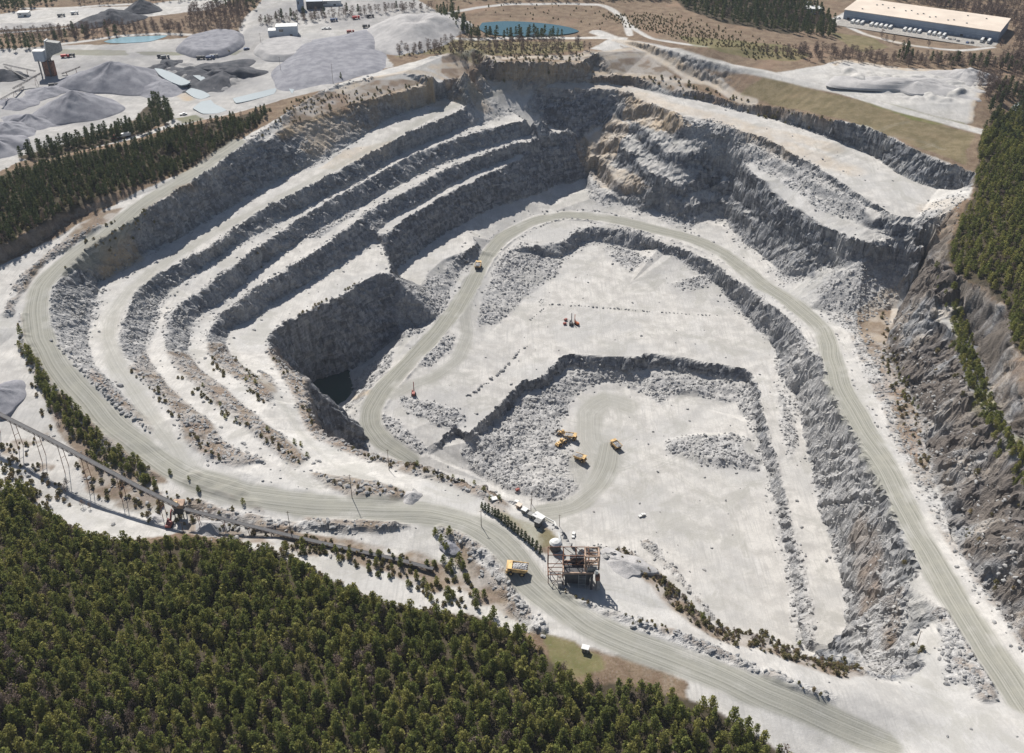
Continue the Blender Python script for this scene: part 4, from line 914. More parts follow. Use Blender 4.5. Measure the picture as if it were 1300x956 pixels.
# far side
far_sets = [('dark_pine_tree', [(0,-8),(90,-8),(60,8),(0,16)], 9, .9), ('dark_pine_tree', [(0,60),(40,52),(60,58),(40,64),(0,68)], 8, .9), ('bare_tree', [(0,44),(110,36),(240,30),(310,28),(305,44),(180,44),(60,52),(0,52)], 6.5, .75), ('dark_pine_tree', [(62,44),(150,36),(150,46),(70,52)], 10, .6),
 ('dark_pine_tree', [(250,0),(310,-8),(330,-4),(325,14),(300,14)], 9, .8), ('bare_tree', [(240,10),(320,6),(310,26),(240,26)], 5.8, .8), ('bare_tree', [(330,24),(420,18),(540,8),(556,14),(470,20),(400,28),(330,34)], 8, .9), ('dark_pine_tree', [(330,26),(430,16),(520,10),(430,20),(340,32)], 14, .8),
 ('dark_pine_tree', [(553,16),(575,12),(598,36),(610,48),(590,46),(560,30)], 7, .9), ('bare_tree', [(500,58),(600,52),(740,54),(752,66),(640,72),(505,74)], 9, .8), ('dark_pine_tree', [(590,46),(650,42),(720,44),(718,49),(600,52)], 9, .85), ('shrub', [(500,60),(600,55),(740,56),(740,66),(505,72)], 5, .7),
 ('dark_pine_tree', [(855,-6),(960,-6),(1020,-6),(1060,28),(1058,50),(1000,44),(920,30),(870,12)], 8, .9), ('bare_tree', [(850,-6),(1000,-6),(1060,40),(950,34)], 11, .6), ('shrub', [(750,14),(850,16),(950,44),(1020,62),(1010,76),(900,60),(800,36)], 8, .75),
 ('bare_tree', [(960,66),(1040,62),(1120,72),(1200,76),(1300,78),(1300,92),(1150,86),(1040,80)], 6.5, .75), ('dark_pine_tree', [(1140,66),(1160,66),(1160,78),(1140,80)], 8, .9), ('dark_pine_tree', [(1180,78),(1300,84),(1300,94),(1200,88)], 9, .8),
 ('bare_tree', [(1130,-8),(1300,0),(1380,10),(1380,90),(1290,80),(1280,30),(1180,8)], 7.2, .75), ('dark_pine_tree', [(1130,-8),(1210,-4),(1220,8),(1150,2)], 10, .6), ('dark_pine_tree', [(1262,110),(1330,108),(1400,140),(1400,240),(1290,190),(1248,172)], 8, .8), ('bare_tree', [(1245,100),(1300,95),(1300,130),(1255,128)], 10, .5),
 ('bare_tree', [(560,-10),(850,-10),(850,2),(700,4),(560,4)], 10, .7), ('dark_pine_tree', [(520,-8),(600,-8),(900,-12),(860,0),(640,0)], 12, .6), ('shrub', [(600,4),(760,2),(800,24),(760,40),(735,28),(620,22)], 12, .5), ('bare_tree', [(1105,46),(1130,50),(1200,64),(1150,64)], 10, .4)]
far_sets += [('bare_tree', [(1270,60),(1400,60),(1400,110),(1280,100)], 7, .8), ('bare_tree', [(1090,-8),(1130,-8),(1290,20),(1290,30)], 7, .8), ('shrub', [(0,640),(60,660),(60,600),(20,560),(0,560)], 5, .4), ('bare_tree', [(0,-10),(560,-20),(560,-8),(330,-2),(100,8),(90,-4)], 8, .8), ('bare_tree', [(560,-10),(850,-12),(1100,-20),(1100,-8),(850,0),(700,2)], 8, .8), ('shrub', [(760,16),(830,20),(960,56),(1040,70),(960,76),(860,50),(790,34)], 4.5, .7), ('bare_tree', [(1240,92),(1262,96),(1300,120),(1300,135),(1255,132),(1245,150),(1238,140)], 6, .5)]
for kd, P, sp, kp in far_sets: scatter(kd, P, sp, 'far', kp, .7, 1.15)
for x in range(242, 292, 6): 
    p = hit(x, 68); PLANTS['shrub'].append((p[0], p[1], 2.3, 0, 1, 'row'))
p = hit(433, 101); PLANTS['dark_pine_tree'].append((p[0], p[1], .62, 0, 1, 'lone'))
for x in (648,660,670,690,698,708): 
    p = hit(x, 49); PLANTS['dark_pine_tree'].append((p[0], p[1], .9, 1, 1, 'far'))
scatter('shrub', [(640,70),(740,68),(752,78),(740,90),(690,95),(612,98),(600,86)], 6, 'far', .6, .8, 1.8)
scatter('shrub', [(740,80),(860,98),(970,132),(1060,152),(1060,162),(940,138),(800,104)], 5, 'far', .55, .7, 1.6)
scatter('shrub', [(0,560),(30,590),(60,600),(100,640),(60,650),(0,620)], 3.5, 'left', .5, .8, 1.8)
scatter('bare_tree', [(0,700),(60,700),(60,650),(0,640)], 6, 'left', .4, .4, .6)
scatter('shrub', [(95,590),(200,625),(250,650),(330,672),(330,680),(230,668),(120,632)], 4, 'plant', .35, .7, 1.5)
scatter('shrub', [(370,130),(430,118),(540,98),(560,104),(485,122),(400,146),(355,160),(330,178),(345,160)], 4.5, 'far', .6, .6, 1.4)

AREA_LABEL = {
 'near': 'in the near wood below the workings', 'left': 'on the scrubby bank left of the haul road', 'plant': 'on the rough ground beside the long conveyor', 'bench': 'along the stony edge of a quarry bench',
 'rim': 'on the brown rim above the lowest pit floor', 'cliff': 'growing on the stony right-hand cliff', 'right': 'in the wood on top of the right-hand cliff', 'nw': 'in the wood between the grey heaps and the haul road', 'far': 'on the land beyond the quarry', 'row': 'in the short planted row beside the far yard', 'lone': 'standing alone beside the grey gravel pad'}
KIND_LABEL = {'pine_tree': ('green pine tree with a rounded tufted crown', 'pine tree', 'pine trees'), 'dark_pine_tree': ('dark green pointed conifer', 'conifer', 'dark conifers'), 'bare_tree': ('leafless grey brown tree', 'bare tree', 'bare trees'),
 'shrub': ('low olive green shrub', 'shrub', 'shrubs'), 'young_pine': ('small bushy young pine', 'young pine', 'young pines')}
def in_view(x, y, z, mrg=20):
    d = np.array([x, y, z - CAMZ]); f = d[1] * CP - d[2] * SP
    if f <= 1: return False
    px = CX + FPX * d[0] / f; py = CY - FPX * (d[1] * SP + d[2] * CP) / f
    return -mrg < px < 1300 + mrg and -mrg < py < 956 + mrg
for kind, L in PLANTS.items():
    if not L: continue
    S = SPECIES[kind]
    X = np.array([p[0] for p in L]); Y = np.array([p[1] for p in L]); Zp = hsample(X, Y, HF)
    inv_ = np.array([in_view(a, b, c, 0) for a, b, c in zip(X, Y, Zp)])
    scl = np.array([p[2] for p in L])
    key = np.where(inv_, scl / np.sqrt(X ** 2 + Y ** 2 + (CAMZ - Zp) ** 2), -1)
    order = np.argsort(-key)
    nind = 298 if kind != 'young_pine' else 298
    ind = [i for i in order[:nind] if inv_[i]]; rest = np.array([i for i in range(len(L)) if i not in set(ind)], int)
    print(kind, len(L), 'individual', len(ind))
    for i in ind:
        x, y, s, r, v, area = L[i]
        m, tm = S['var'][v][:2]
        lab, cat, grp = KIND_LABEL[kind]
        if kind == 'shrub':
            o = link('shrub', m)
        else:
            o = link(kind if kind != 'dark_pine_tree' else 'conifer_tree', None)
            link('crown', m, o); link('trunk', tm, o)
        o.location = (x, y, float(Zp[i]) - .1); o.scale = (s, s, s * prng.uniform(.9, 1.15)); o.rotation_euler.z = r
        tag(o, f'{lab} {AREA_LABEL[area]}', cat, f'{grp} {AREA_LABEL[area]}' if area != 'lone' else None)
    if len(rest):
        Vs, Ts, Fn = [], [], 0
        for i in rest:
            x, y, s, r, v, area = L[i]
            V, T = S['var'][v][2], S['var'][v][3].copy()
            c_, s_ = math.cos(r), math.sin(r); sz = s * prng.uniform(.9, 1.15)
            W = np.empty_like(V); W[:, 0] = (V[:, 0] * c_ - V[:, 1] * s_) * s + x; W[:, 1] = (V[:, 0] * s_ + V[:, 1] * c_) * s + y; W[:, 2] = V[:, 2] * sz + Zp[i]
            T[:, 0] = prng.uniform(); Vs.append(W); Ts.append(T)
        nc = sum(len(v) for v in Vs); F = np.arange(nc).reshape(-1, 4)
        TV, TF = [], []; off = nc
        if kind in ('pine_tree', 'dark_pine_tree', 'bare_tree'):
            for i in rest:
                x, y, s, r, v, area = L[i]; tv, tf = S['var'][v][4:6]; tv, tf = tv[:24], tf[:12]
                TV.append(tv * s + np.array([x, y, Zp[i]])); TF.append(tf + off); off += len(tv)
        m = bpy.data.meshes.new(kind + '_wood')
        AV = np.concatenate(Vs + TV); AF = np.concatenate([F] + TF)
        m = mesh_from(kind + '_wood', AV, AF, [S['mat'], M_BARK])
        T = np.concatenate(Ts + [np.zeros((len(AV) - nc, 2))]); set_tint(m, T)
        if TF:
            mi = np.zeros(len(AF), np.int32); mi[len(F):] = 1; m.polygons.foreach_set('material_index', mi)
        o = link({'pine_tree': 'pine_wood', 'dark_pine_tree': 'dark_pine_wood', 'bare_tree': 'bare_wood', 'shrub': 'scrub', 'young_pine': 'young_pine_thicket'}[kind], m)
        tag(o, {'pine_tree': 'green pine wood in the foreground and on the right-hand cliff', 'dark_pine_tree': 'dark pine woods north and west of the quarry', 'bare_tree': 'leafless brown woodland around and beyond the quarry', 'shrub': 'low scrub scattered over banks and bench edges', 'young_pine': 'thicket of small young pines on the rough banks'}[kind], {'shrub': 'scrub'}.get(kind, 'woodland'), kind='stuff')

# ------------------------------------------------------------------ rocks
def rock_variants(n, rng, sub=1):
    out = []
    t = (1 + 5 ** .5) / 2
    V = np.array([(-1,t,0),(1,t,0),(-1,-t,0),(1,-t,0),(0,-1,t),(0,1,t),(0,-1,-t),(0,1,-t),(t,0,-1),(t,0,1),(-t,0,-1),(-t,0,1)], float); V /= np.linalg.norm(V[0])
    F = np.array([(0,11,5),(0,5,1),(0,1,7),(0,7,10),(0,10,11),(1,5,9),(5,11,4),(11,10,2),(10,7,6),(7,1,8),(3,9,4),(3,4,2),(3,2,6),(3,6,8),(3,8,9),(4,9,5),(2,4,11),(6,2,10),(8,6,7),(9,8,1)])
    for i in range(n):
        W = V * rng.uniform(.65, 1.25, (12, 1)) * np.array([1.25, .9, .7]) * rng.uniform(.8, 1.2, 3)
        out.append((W, F))
    return out
kr = NT('broken_stone', .9, .15)
nr = kr.noise(.8, 4, .6); oi = kr.n('ShaderNodeObjectInfo'); vr = kr.voro(.9)
rcol = kr.mix(kr.math('MULTIPLY', vr.outputs['Color'], 1), (.23, .235, .245), (.47, .46, .44)); rcol = kr.mix(kr.ramp(nr, .45, .7, 0, .5), rcol, (.36, .33, .29))
M_ROCK = kr.out(rcol)
rrng = np.random.default_rng(3); RV = rock_variants(10, rrng)
ROCKM = [mesh_from('boulder', W, F, M_ROCK) for W, F in RV]
def rocks_at(X, Y, Sz, name, lab):
    Zr = hsample(X, Y, HF)
    Vs, Fs = [], []
    off = 0
    k = rrng.integers(10, size=len(X)); a = rrng.uniform(0, 6.28, len(X))
    for v in range(10):
        i = np.nonzero(k == v)[0]
        W, F = RV[v]; c_, s_ = np.cos(a[i])[:, None], np.sin(a[i])[:, None]
        P = np.stack([(W[None, :, 0] * c_ - W[None, :, 1] * s_) * Sz[i][:, None] + X[i][:, None], (W[None, :, 0] * s_ + W[None, :, 1] * c_) * Sz[i][:, None] + Y[i][:, None], W[None, :, 2] * Sz[i][:, None] + Zr[i][:, None] + Sz[i][:, None] * .25], -1)
        Vs.append(P.reshape(-1, 3)); Fs.append((F[None] + (np.arange(len(i)) * 12)[:, None, None]).reshape(-1, 3) + off); off += len(i) * 12
    o = link(name, mesh_from(name, np.concatenate(Vs), np.concatenate(Fs), M_ROCK)); tag(o, lab, 'rubble', kind='stuff')
# scatter by rubble density
n = 260000
X = rrng.uniform(-330, 420, n); Y = rrng.uniform(240, 1000, n)
p_ = np.clip(hsample(X, Y, rub), 0, 1); pr = hsample(X, Y, road); qd = hsample(X, Y, quarry)
keep = (rrng.uniform(size=n) < p_ * .55 + .004 * qd) & (pr < .15) & (rrng.uniform(size=n) < np.clip(650 / Y, .35, 1))
X, Y = X[keep], Y[keep]; print('rocks', len(X))
Sz = .35 + .55 * rrng.uniform(size=len(X)) ** 3 * 1.6 + .1
rocks_at(X, Y, Sz, 'rubble', 'angular grey rubble strewn over slopes, toes and bench edges')
def boulder_row(pts, step, smin, smax, lab, grp, jit=.5, px=None):
    for p in crom(hits(pts), step):
        if rrng.uniform() < .12: continue
        x, y = p[0] + rrng.normal() * jit, p[1] + rrng.normal() * jit
        o = link('boulder', ROCKM[int(rrng.integers(10))]); s = smin * .7 + (smax * 1.15 - smin * .7) * rrng.uniform() ** 1.5
        o.location = (x, y, on_ground(x, y) + s * .35); o.scale = (s, s, s); o.rotation_euler.z = rrng.uniform(0, 6.28)
        tag(o, lab, 'boulder', grp)
boulder_row([(66,432),(92,460),(112,480),(138,506),(165,530),(186,546)], 3.2, .9, 1.6, 'grey boulder in the long row beside the outer haul road', 'boulders edging the outer haul road')
boulder_row([(673,406),(690,392),(697,387),(730,388),(780,392),(830,396),(880,399),(915,401)], 3.0, .7, 1.15, 'dark boulder in the thin line across the middle pit floor', 'boulders lined across the middle pit floor', .25)
boulder_row([(660,303),(680,290),(700,282),(720,277),(740,279),(755,284)], 4.0, .8, 1.2, 'dark boulder along the inner edge of the pit haul road bend', 'boulders edging the pit haul road bend', .4)
boulder_row([(594,503),(612,490),(634,474),(655,452),(668,440)], 2.6, .8, 1.5, 'grey block in the broken line across the middle floor', 'blocks in the broken line on the middle floor', .9)
boulder_row([(440,516),(452,522),(430,538),(428,550)], 4, .8, 1.2, 'brown boulder beside the tight bend of the pit road', 'boulders beside the tight road bend', .8)
boulder_row([(460,568),(478,578),(500,590)], 3, .9, 1.5, 'pale boulder on the lip above the tight road bend', 'boulders on the lip above the road bend', .6)
boulder_row([(396,598),(420,612),(440,622),(465,626)], 3.5, .9, 1.4, 'pale boulder on the bank between the two near roads', 'boulders between the two near roads', 1)
boulder_row([(330,508),(345,506),(358,504)], 4, .9, 1.2, 'pale boulder across the narrow bench road', 'boulders across the narrow bench road', .6)
for x, y, s, lab in [(152,490,2.0,'pale boulder alone on the upper bench road'), (830,693,1.8,'brown boulder on the lowest floor near the crusher heap'), (543,300,1.8,'x'), (396,250,1.5,'x')][:2]:
    p = hit(x, y); o = link('boulder', ROCKM[3]); o.location = (p[0], p[1], p[2] + s * .3); o.scale = (s, s, s); tag(o, lab, 'boulder')
# ------------------------------------------------------------------ mesh builder for made things
class MB:
    def __init__(s): s.v = []; s.f = []
    def hexa(s, P):
        k = len(s.v); s.v += [tuple(map(float, p)) for p in P]
        s.f += [tuple(k + i for i in q) for q in ((0,3,2,1),(4,5,6,7),(0,1,5,4),(1,2,6,5),(2,3,7,6),(3,0,4,7))]; return s
    def box(s, c, d, rz=0, taper=1.0, ty=None):
        x, y, z = (q / 2 for q in d); ty = taper if ty is None else ty
        P = [(-x,-y,-z),(x,-y,-z),(x,y,-z),(-x,y,-z),(-x*taper,-y*ty,z),(x*taper,-y*ty,z),(x*taper,y*ty,z),(-x*taper,y*ty,z)]
        cs, sn = math.cos(rz), math.sin(rz)
        return s.hexa([(c[0] + a * cs - b * sn, c[1] + a * sn + b * cs, c[2] + e) for a, b, e in P])
    def prism(s, prof, y0, y1):
        """profile in x-z, extruded along y"""
        k = len(s.v); n = len(prof)
        s.v += [(a, y0, b) for a, b in prof] + [(a, y1, b) for a, b in prof]
        s.f += [tuple(range(k + n - 1, k - 1, -1)), tuple(range(k + n, k + 2 * n))] + [(k + i, k + (i + 1) % n, k + n + (i + 1) % n, k + n + i) for i in range(n)]; return s
    def tube(s, p, q, r0, r1=None, n=8, cap=True):
        r1 = r0 if r1 is None else r1
        p, q = np.array(p, float), np.array(q, float); d = q - p; d /= np.linalg.norm(d)
        u = np.cross(d, (0, 0, 1) if abs(d[2]) < .9 else (1, 0, 0)); u /= np.linalg.norm(u); w_ = np.cross(d, u); k = len(s.v)
        for c, rr in ((p, r0), (q, r1)):
            s.v += [tuple(c + (u * math.cos(2 * math.pi * i / n + .4) + w_ * math.sin(2 * math.pi * i / n + .4)) * rr) for i in range(n)]
        s.f += [(k + i, k + (i + 1) % n, k + n + (i + 1) % n, k + n + i) for i in range(n)]
        if cap: s.f += [tuple(range(k + n - 1, k - 1, -1)), tuple(range(k + n, k + 2 * n))]
        return s
    def bar(s, p, q, w): return s.tube(p, q, w * .7, n=4)
    def build(s, name, mat, parent=None):
        m = bpy.data.meshes.new(name); m.from_pydata(s.v, [], s.f); m.materials.append(mat)
        bm_fix(m); return link(name, m, parent)
import bmesh
def bm_fix(m):
    b = bmesh.new(); b.from_mesh(m); bmesh.ops.recalc_face_normals(b, faces=b.faces); b.to_mesh(m); b.free()
def wheel(name, c, r, w, tyre, rim, parent):
    o = MB().tube((c[0], c[1] - w / 2, c[2]), (c[0], c[1] + w / 2, c[2]), r, n=18).build(name, tyre, parent)
    MB().tube((c[0], c[1] - w / 2 - .04, c[2]), (c[0], c[1] + w / 2 + .04, c[2]), r * .48, n=12).build('rim', rim, o)
    return o
def empty(name, loc, rz=0):
    o = bpy.data.objects.new(name, None); COL.objects.link(o); o.location = loc; o.rotation_euler.z = rz; return o
def copy_tree(o, parent=None):
    c = o.copy(); COL.objects.link(c); c.parent = parent
    for ch in list(o.children): copy_tree(ch, c)
    return c
def facing(px, py, qx, qy):
    a, b = hit(px, py), hit(qx, qy); return math.atan2(b[1] - a[1], b[0] - a[0])

Y_ = plain('machine_yellow', (.66, .43, .17), .6, noise=.45, scale=.6)
OR = plain('machine_orange', (.55, .13, .03), .5, noise=.25, scale=.6)
RD = plain('faded_red_paint', (.33, .07, .05), .55, noise=.25, scale=.6)
RU = plain('rusty_steel', (.25, .12, .075), .85, noise=.35, scale=.5, spec=.2)
RUL = plain('dusty_rust_steel', (.46, .33, .25), .85, noise=.3, scale=.5, spec=.2)
BK = plain('black_rubber', (.03, .03, .032), .85, noise=.3, scale=2, spec=.2)
GS = plain('dusty_grey_steel', (.28, .28, .27), .7, noise=.25, scale=.6)
DK = plain('dark_steel', (.07, .07, .075), .7, noise=.2, scale=.6)
WH = plain('white_paint', (.72, .72, .70), .5, noise=.1, scale=.4)
CR = plain('cream_roofing', (.72, .62, .52), .8, noise=.08, scale=.05, spec=.1)
BL_ = plain('blue_grey_cladding', (.31, .37, .46), .6, noise=.1, scale=.1)
LB = plain('pale_grey_cladding', (.42, .47, .53), .6, noise=.08, scale=.2)
GL = plain('tinted_glass', (.03, .04, .05), .15, spec=.8)
WD = plain('weathered_pole', (.16, .12, .09), .9, noise=.3, scale=2, spec=.1)
BE = plain('belt_and_frame', (.17, .145, .14), .85, noise=.3, scale=.4, spec=.15)
CO = plain('stained_concrete', (.38, .36, .33), .9, noise=.25, scale=.5, spec=.1)
RE = plain('red_paint', (.5, .04, .03), .4, noise=.1, scale=1)
BU = plain('blue_paint', (.05, .09, .2), .4, noise=.1, scale=1)
def gravel(name, c1, c2):
    k = NT(name, .95, .1); n1 = k.noise(.12, 5, .6, k.scale(k.pos, (1, 1, .25))); n2 = k.noise(1.4, 4, .7)
    c = k.mix(k.ramp(n1, .35, .65), c1, c2); c = k.mix(k.ramp(n2, .4, .7, 0, .4), c, tuple(v * .7 for v in c1)); k.bump(n2, .6, .5); return k.out(c)
G1 = gravel('blue_grey_gravel', (.235, .235, .26), (.33, .33, .355)); G2 = gravel('pale_gravel', (.40, .39, .385), (.50, .485, .475)); G3 = gravel('dark_gravel', (.07, .075, .085), (.13, .13, .14))
LOAD = gravel('loaded_stone', (.33, .33, .33), (.5, .49, .48))
def water(name, col, rough=.06):
    k = NT(name, rough, .5); n = k.noise(.35, 3, .5); k.bump(n, .12, .25); n2 = k.noise(.02, 3); return k.out(k.mix(n2, col, tuple(v * .75 for v in col)))
W_TEAL = water('pond_water', (.025, .10, .125), .12); W_MILK = water('milky_water', (.42, .47, .48), .25); W_LIGHT = water('light_blue_water', (.22, .38, .44), .2); W_SUMP = water('sump_water', (.01, .055, .05), .04)

# ------------------------------------------------------------------ water
def pond(pts, mat, dz, name='water', z=None):
    P = crom([*hits(pts), hits(pts[:1])[0]], 5.0)[:-1]
    zz = (max(float(hsample(p[0], p[1], HF)[0]) for p in P) + dz) if z is None else z
    c = np.mean([[p[0], p[1]] for p in P], 0)
    n = len(P); V = [(p[0], p[1], zz) for p in P] + [(p[0], p[1], zz - 1.2) for p in P]
    F = [tuple(range(n))] + [(i, n + i, n + (i + 1) % n, (i + 1) % n) for i in range(n)]
    m = bpy.data.meshes.new(name); m.from_pydata(V, [], F); m.materials.append(mat); bm_fix(m)
    o = link(name, m); o['kind'] = 'structure'; return o
pond([(612,29),(640,27),(670,28),(700,31),(722,35),(735,40),(722,44),(690,47),(650,47),(620,44),(608,37)], W_TEAL, .15)
pond([(132,53),(145,49),(160,47),(185,46),(213,45),(204,49),(190,53),(160,55),(140,55)], W_LIGHT, .12)
for P in ([(197,92),(206,93),(222,99),(243,110),(231,114),(215,108),(203,100)], [(236,118),(243,114),(258,117),(267,122),(256,126),(246,124)], [(245,139),(256,131),(268,129),(272,133),(288,140),(275,144),(258,145)], [(296,127),(318,121),(330,118),(350,113),(348,119),(322,127),(300,132)], [(364,106),(369,106),(374,112),(371,119),(367,114)], [(478,57),(492,58),(508,61),(496,64),(484,61)],
          [(236,92),(246,93),(262,104),(272,110),(264,112),(248,102)]): pond(P, W_MILK, .1)
pond([(1283,140),(1300,128),(1330,128),(1330,150),(1290,147)], W_MILK, .1)
sp = pond([(372,520),(400,540),(440,530),(470,500),(520,430),(480,410),(420,420),(372,450)], W_SUMP, 0, z=-118.5)

# ------------------------------------------------------------------ stockpiles
def pile(px, py, r, h, mat, lab, flat=0.0, el=1.0, rot=0.0, seed=0, lump=.12, crater=0.0, name='gravel_pile', grp=None):
    p = hit(px, py); nr_, na = 26, 64; V = []; F = []
    A = np.linspace(0, 2 * math.pi, na, endpoint=False)
    for i in range(nr_ + 1):
        t = i / nr_
        for a in A:
            x, y = math.cos(a) * r * t, math.sin(a) * r * t * el
            edge = 1 + lump * 1.6 * math.sin(a * 2 + seed) * .5 + lump * math.sin(a * 3 + seed * 2.1) + lump * .5 * math.sin(a * 7 + seed)
            xx, yy = x * edge, y * edge
            X, Y = xx * math.cos(rot) - yy * math.sin(rot), xx * math.sin(rot) + yy * math.cos(rot)
            z = h * min(1, (1 - t) / max(1e-6, 1 - flat)) if flat else h * (1 - t) ** 1.08
            if crater and t < .3: z -= crater * (1 - t / .3)
            V.append((X, Y, z))
    V = np.array(V); nz = fbm(V[:, 0] + 100 * seed, V[:, 1], r * .5, 4, 700 + seed); nf = fbm(V[:, 0], V[:, 1] + 100 * seed, 5, 3, 720)
    tt = np.repeat(np.arange(nr_ + 1) / nr_, na)
    V[:, 2] += (h * lump * 1.6 * nz + .8 * nf * min(1, h / 8)) * (1 - tt ** 4) * np.minimum(1, 3 * (1 - tt) + .2)
    if not flat:
        aa = np.tile(A, nr_ + 1); V[:, 2] += h * .10 * np.abs(fbm(np.cos(aa) * 4 + seed, np.sin(aa) * 4 + tt * .6, 1.0, 3, 730)) * np.sin(tt * math.pi)
    V[:, 2] = np.where(tt >= 1, -1.5, V[:, 2])
    for i in range(nr_):
        for j in range(na):
            F.append((i * na + j, (i + 1) * na + j, (i + 1) * na + (j + 1) % na, i * na + (j + 1) % na))
    m = mesh_from(name, V, F, mat); m.polygons.foreach_set('use_smooth', np.ones(len(F), bool))
    o = link(name, m); o.location = (p[0], p[1], p[2]); tag(o, lab, 'gravel pile' if name == 'gravel_pile' else 'rubble heap', grp); return o
pile(98, 141, 41, 21, G1, 'steep grey gravel cone nearest the pine row left of the ponds', seed=1, lump=.06)
pile(148, 104, 56, 20, G1, 'broad long grey gravel ridge behind the steep cone', el=.8, seed=2, lump=.12)
pile(205, 112, 30, 6, G1, 'low grey gravel apron beside the dark spoil', el=1.2, seed=14)
pile(40, 158, 34, 9, G1, 'low dark-tipped gravel heap left of the steep cone', seed=3, el=.7, lump=.2)
pile(10, 170, 26, 11, G1, 'grey gravel heap near the left edge of the view', seed=4)
pile(-8, 192, 30, 14, G1, 'grey gravel heap cut by the left edge below the other heaps', seed=5)
pile(58, 118, 22, 6, G1, 'small gravel heap between the screening tower and the steep cone', seed=6)
pile(4, 98, 22, 9, G3, 'dark gravel heap under the end of the left conveyors', seed=7)
pile(22, 132, 20, 5, G1, 'low gravel heap below the left conveyors', seed=15)
pile(270, 57, 36, 6, G1, 'flat-topped grey gravel pad behind the planted row of small trees', flat=.8, el=1.5, seed=8, lump=.05)
pile(363, 64, 36, 6, G2, 'oval flat-topped pad with a pale top below the white building', flat=.78, el=1.25, seed=9, lump=.05)
pile(422, 84, 66, 7, G1, 'very broad low grey gravel pad at the junction of the roads', flat=.6, el=1.5, seed=10, lump=.1)
pile(440, 68, 48, 6, G1, 'grey gravel pad behind the broad low pad', flat=.6, el=1.6, seed=11, lump=.12)
pile(530, 42, 60, 19, G2, 'large pale gravel hill with a hollow dark top beside the pond', el=1.4, seed=12, crater=7, flat=.22, lump=.1)
pile(141, 24, 34, 11, G3, 'dark spoil heap in the far yard at top left', el=1.2, seed=13, lump=.2)
pile(181, 12, 24, 13, G3, 'tall dark spoil heap at the right end of the far yard', seed=16, lump=.1)
pile(257, 94, 44, 7, G3, 'dark wet spoil heap between the settling ponds', el=.9, seed=17, lump=.35, rot=-.5)
pile(285, 100, 36, 9, G3, 'dark wet spoil heap at the right end of the settling ponds', el=1.0, seed=18, lump=.3)
pile(212, 84, 22, 5, G3, 'small dark spoil heap at the left end of the settling ponds', seed=19, lump=.3)
pile(-2, 506, 15, 8, G1, 'smooth grey gravel heap at the left edge beside the long conveyor', seed=20, el=1.3)
pile(268, 672, 7.5, 4.5, G2, 'small pale gravel heap right of the transfer tower', seed=21)
pile(197, 660, 4.5, 2.2, G2, 'very small pale gravel heap left of the red excavator', seed=22)
pile(572, 694, 5, 1.8, G1, 'small grey heap beside the side track below the haul road', seed=23)
pile(790, 716, 15, 2.5, G2, 'rippled grey fines heap beside the steel crusher', el=.5, rot=-.5, seed=24, lump=.2)
pile(1165, 110, 60, 7, G2, 'broad lumpy pale spoil heap at the centre of the waste tip', el=.5, rot=-.3, seed=26, lump=.3)
pile(1225, 98, 26, 8, G2, 'rounded pale spoil heap at the right end of the waste tip', seed=27, lump=.2)
pile(522, 632, 5.5, 3, G2, 'small pale dumped heap where the bench road meets the haul road', seed=30)

# ------------------------------------------------------------------ haul trucks
def make_truck():
    t = empty('haul_truck', (0, 0, 0))
    # x forward; overall 9.6 x 5.2 x 4.9 m
    MB().box((0, 0, 1.75), (8.2, 1.5, .7)).box((3.7, 0, 1.55), (1.6, 3.6, .8)).build('chassis', DK, t)
    b = MB()
    prof = [(-4.6, 3.7), (-4.6, 3.45), (-3.2, 2.25), (2.2, 2.65), (2.6, 4.3), (2.35, 4.3), (1.95, 3.05), (-3.1, 2.6), (-4.4, 3.75)]
    b.prism(prof, -2.3, 2.3)
    side = [(-4.6, 3.5), (-3.2, 2.3), (2.2, 2.7), (2.6, 4.6), (-1.0, 4.35), (-4.7, 4.05)]
    b.prism(side, -2.55, -2.3).prism(side, 2.3, 2.55)
    body = b.build('dump_body', Y_, t)
    r = MB()
    for x in (-2.8, -1.2, .4, 1.8): r.box((x, -2.62, 3.4), (.18, .12, 1.5)).box((x, 2.62, 3.4), (.18, .12, 1.5))
    r.build('rib', Y_, body)
    MB().box((3.55, 0, 4.68), (2.5, 5.1, .16)).box((2.5, 0, 4.5), (.2, 5.1, .4)).build('canopy', Y_, body)
    h = MB().box((4.1, 0, 2.35), (1.5, 3.9, 1.0)).box((4.2, 0, 1.6), (1.7, 4.6, .35)).build('hood', Y_, t)
    MB().box((4.9, 0, 2.3), (.1, 1.9, .9)).build('grille', DK, h)
    c = MB().box((3.6, 1.15, 3.6), (1.5, 1.5, 1.6), taper=.92).build('cab', Y_, t)
    MB().box((4.33, 1.15, 3.8), (.1, 1.2, .75)).box((3.6, 1.9, 3.8), (1.0, .08, .7)).build('window', GL, c)
    MB().tube((4.75, -2.2, 1.7), (4.75, -2.2, 3.0), .05).tube((4.75, -2.2, 2.95), (3.2, -2.2, 2.95), .05).tube((4.85, .5, .7), (4.7, .5, 1.9), .05).build('handrail', DK, t)
    for y in (-1.75, 1.75): MB().tube((4.88, y, 2.0), (4.96, y, 2.0), .16).build('headlight', WH, t)
    for y in (-1.95, 1.95): wheel('wheel', (2.9, y, 1.25), 1.25, .85, BK, Y_, t)
    for y in (-2.05, -1.1, 1.1, 2.05): wheel('wheel', (-2.2, y, 1.25), 1.25, .8, BK, Y_, t)
    return t
truck0 = make_truck()
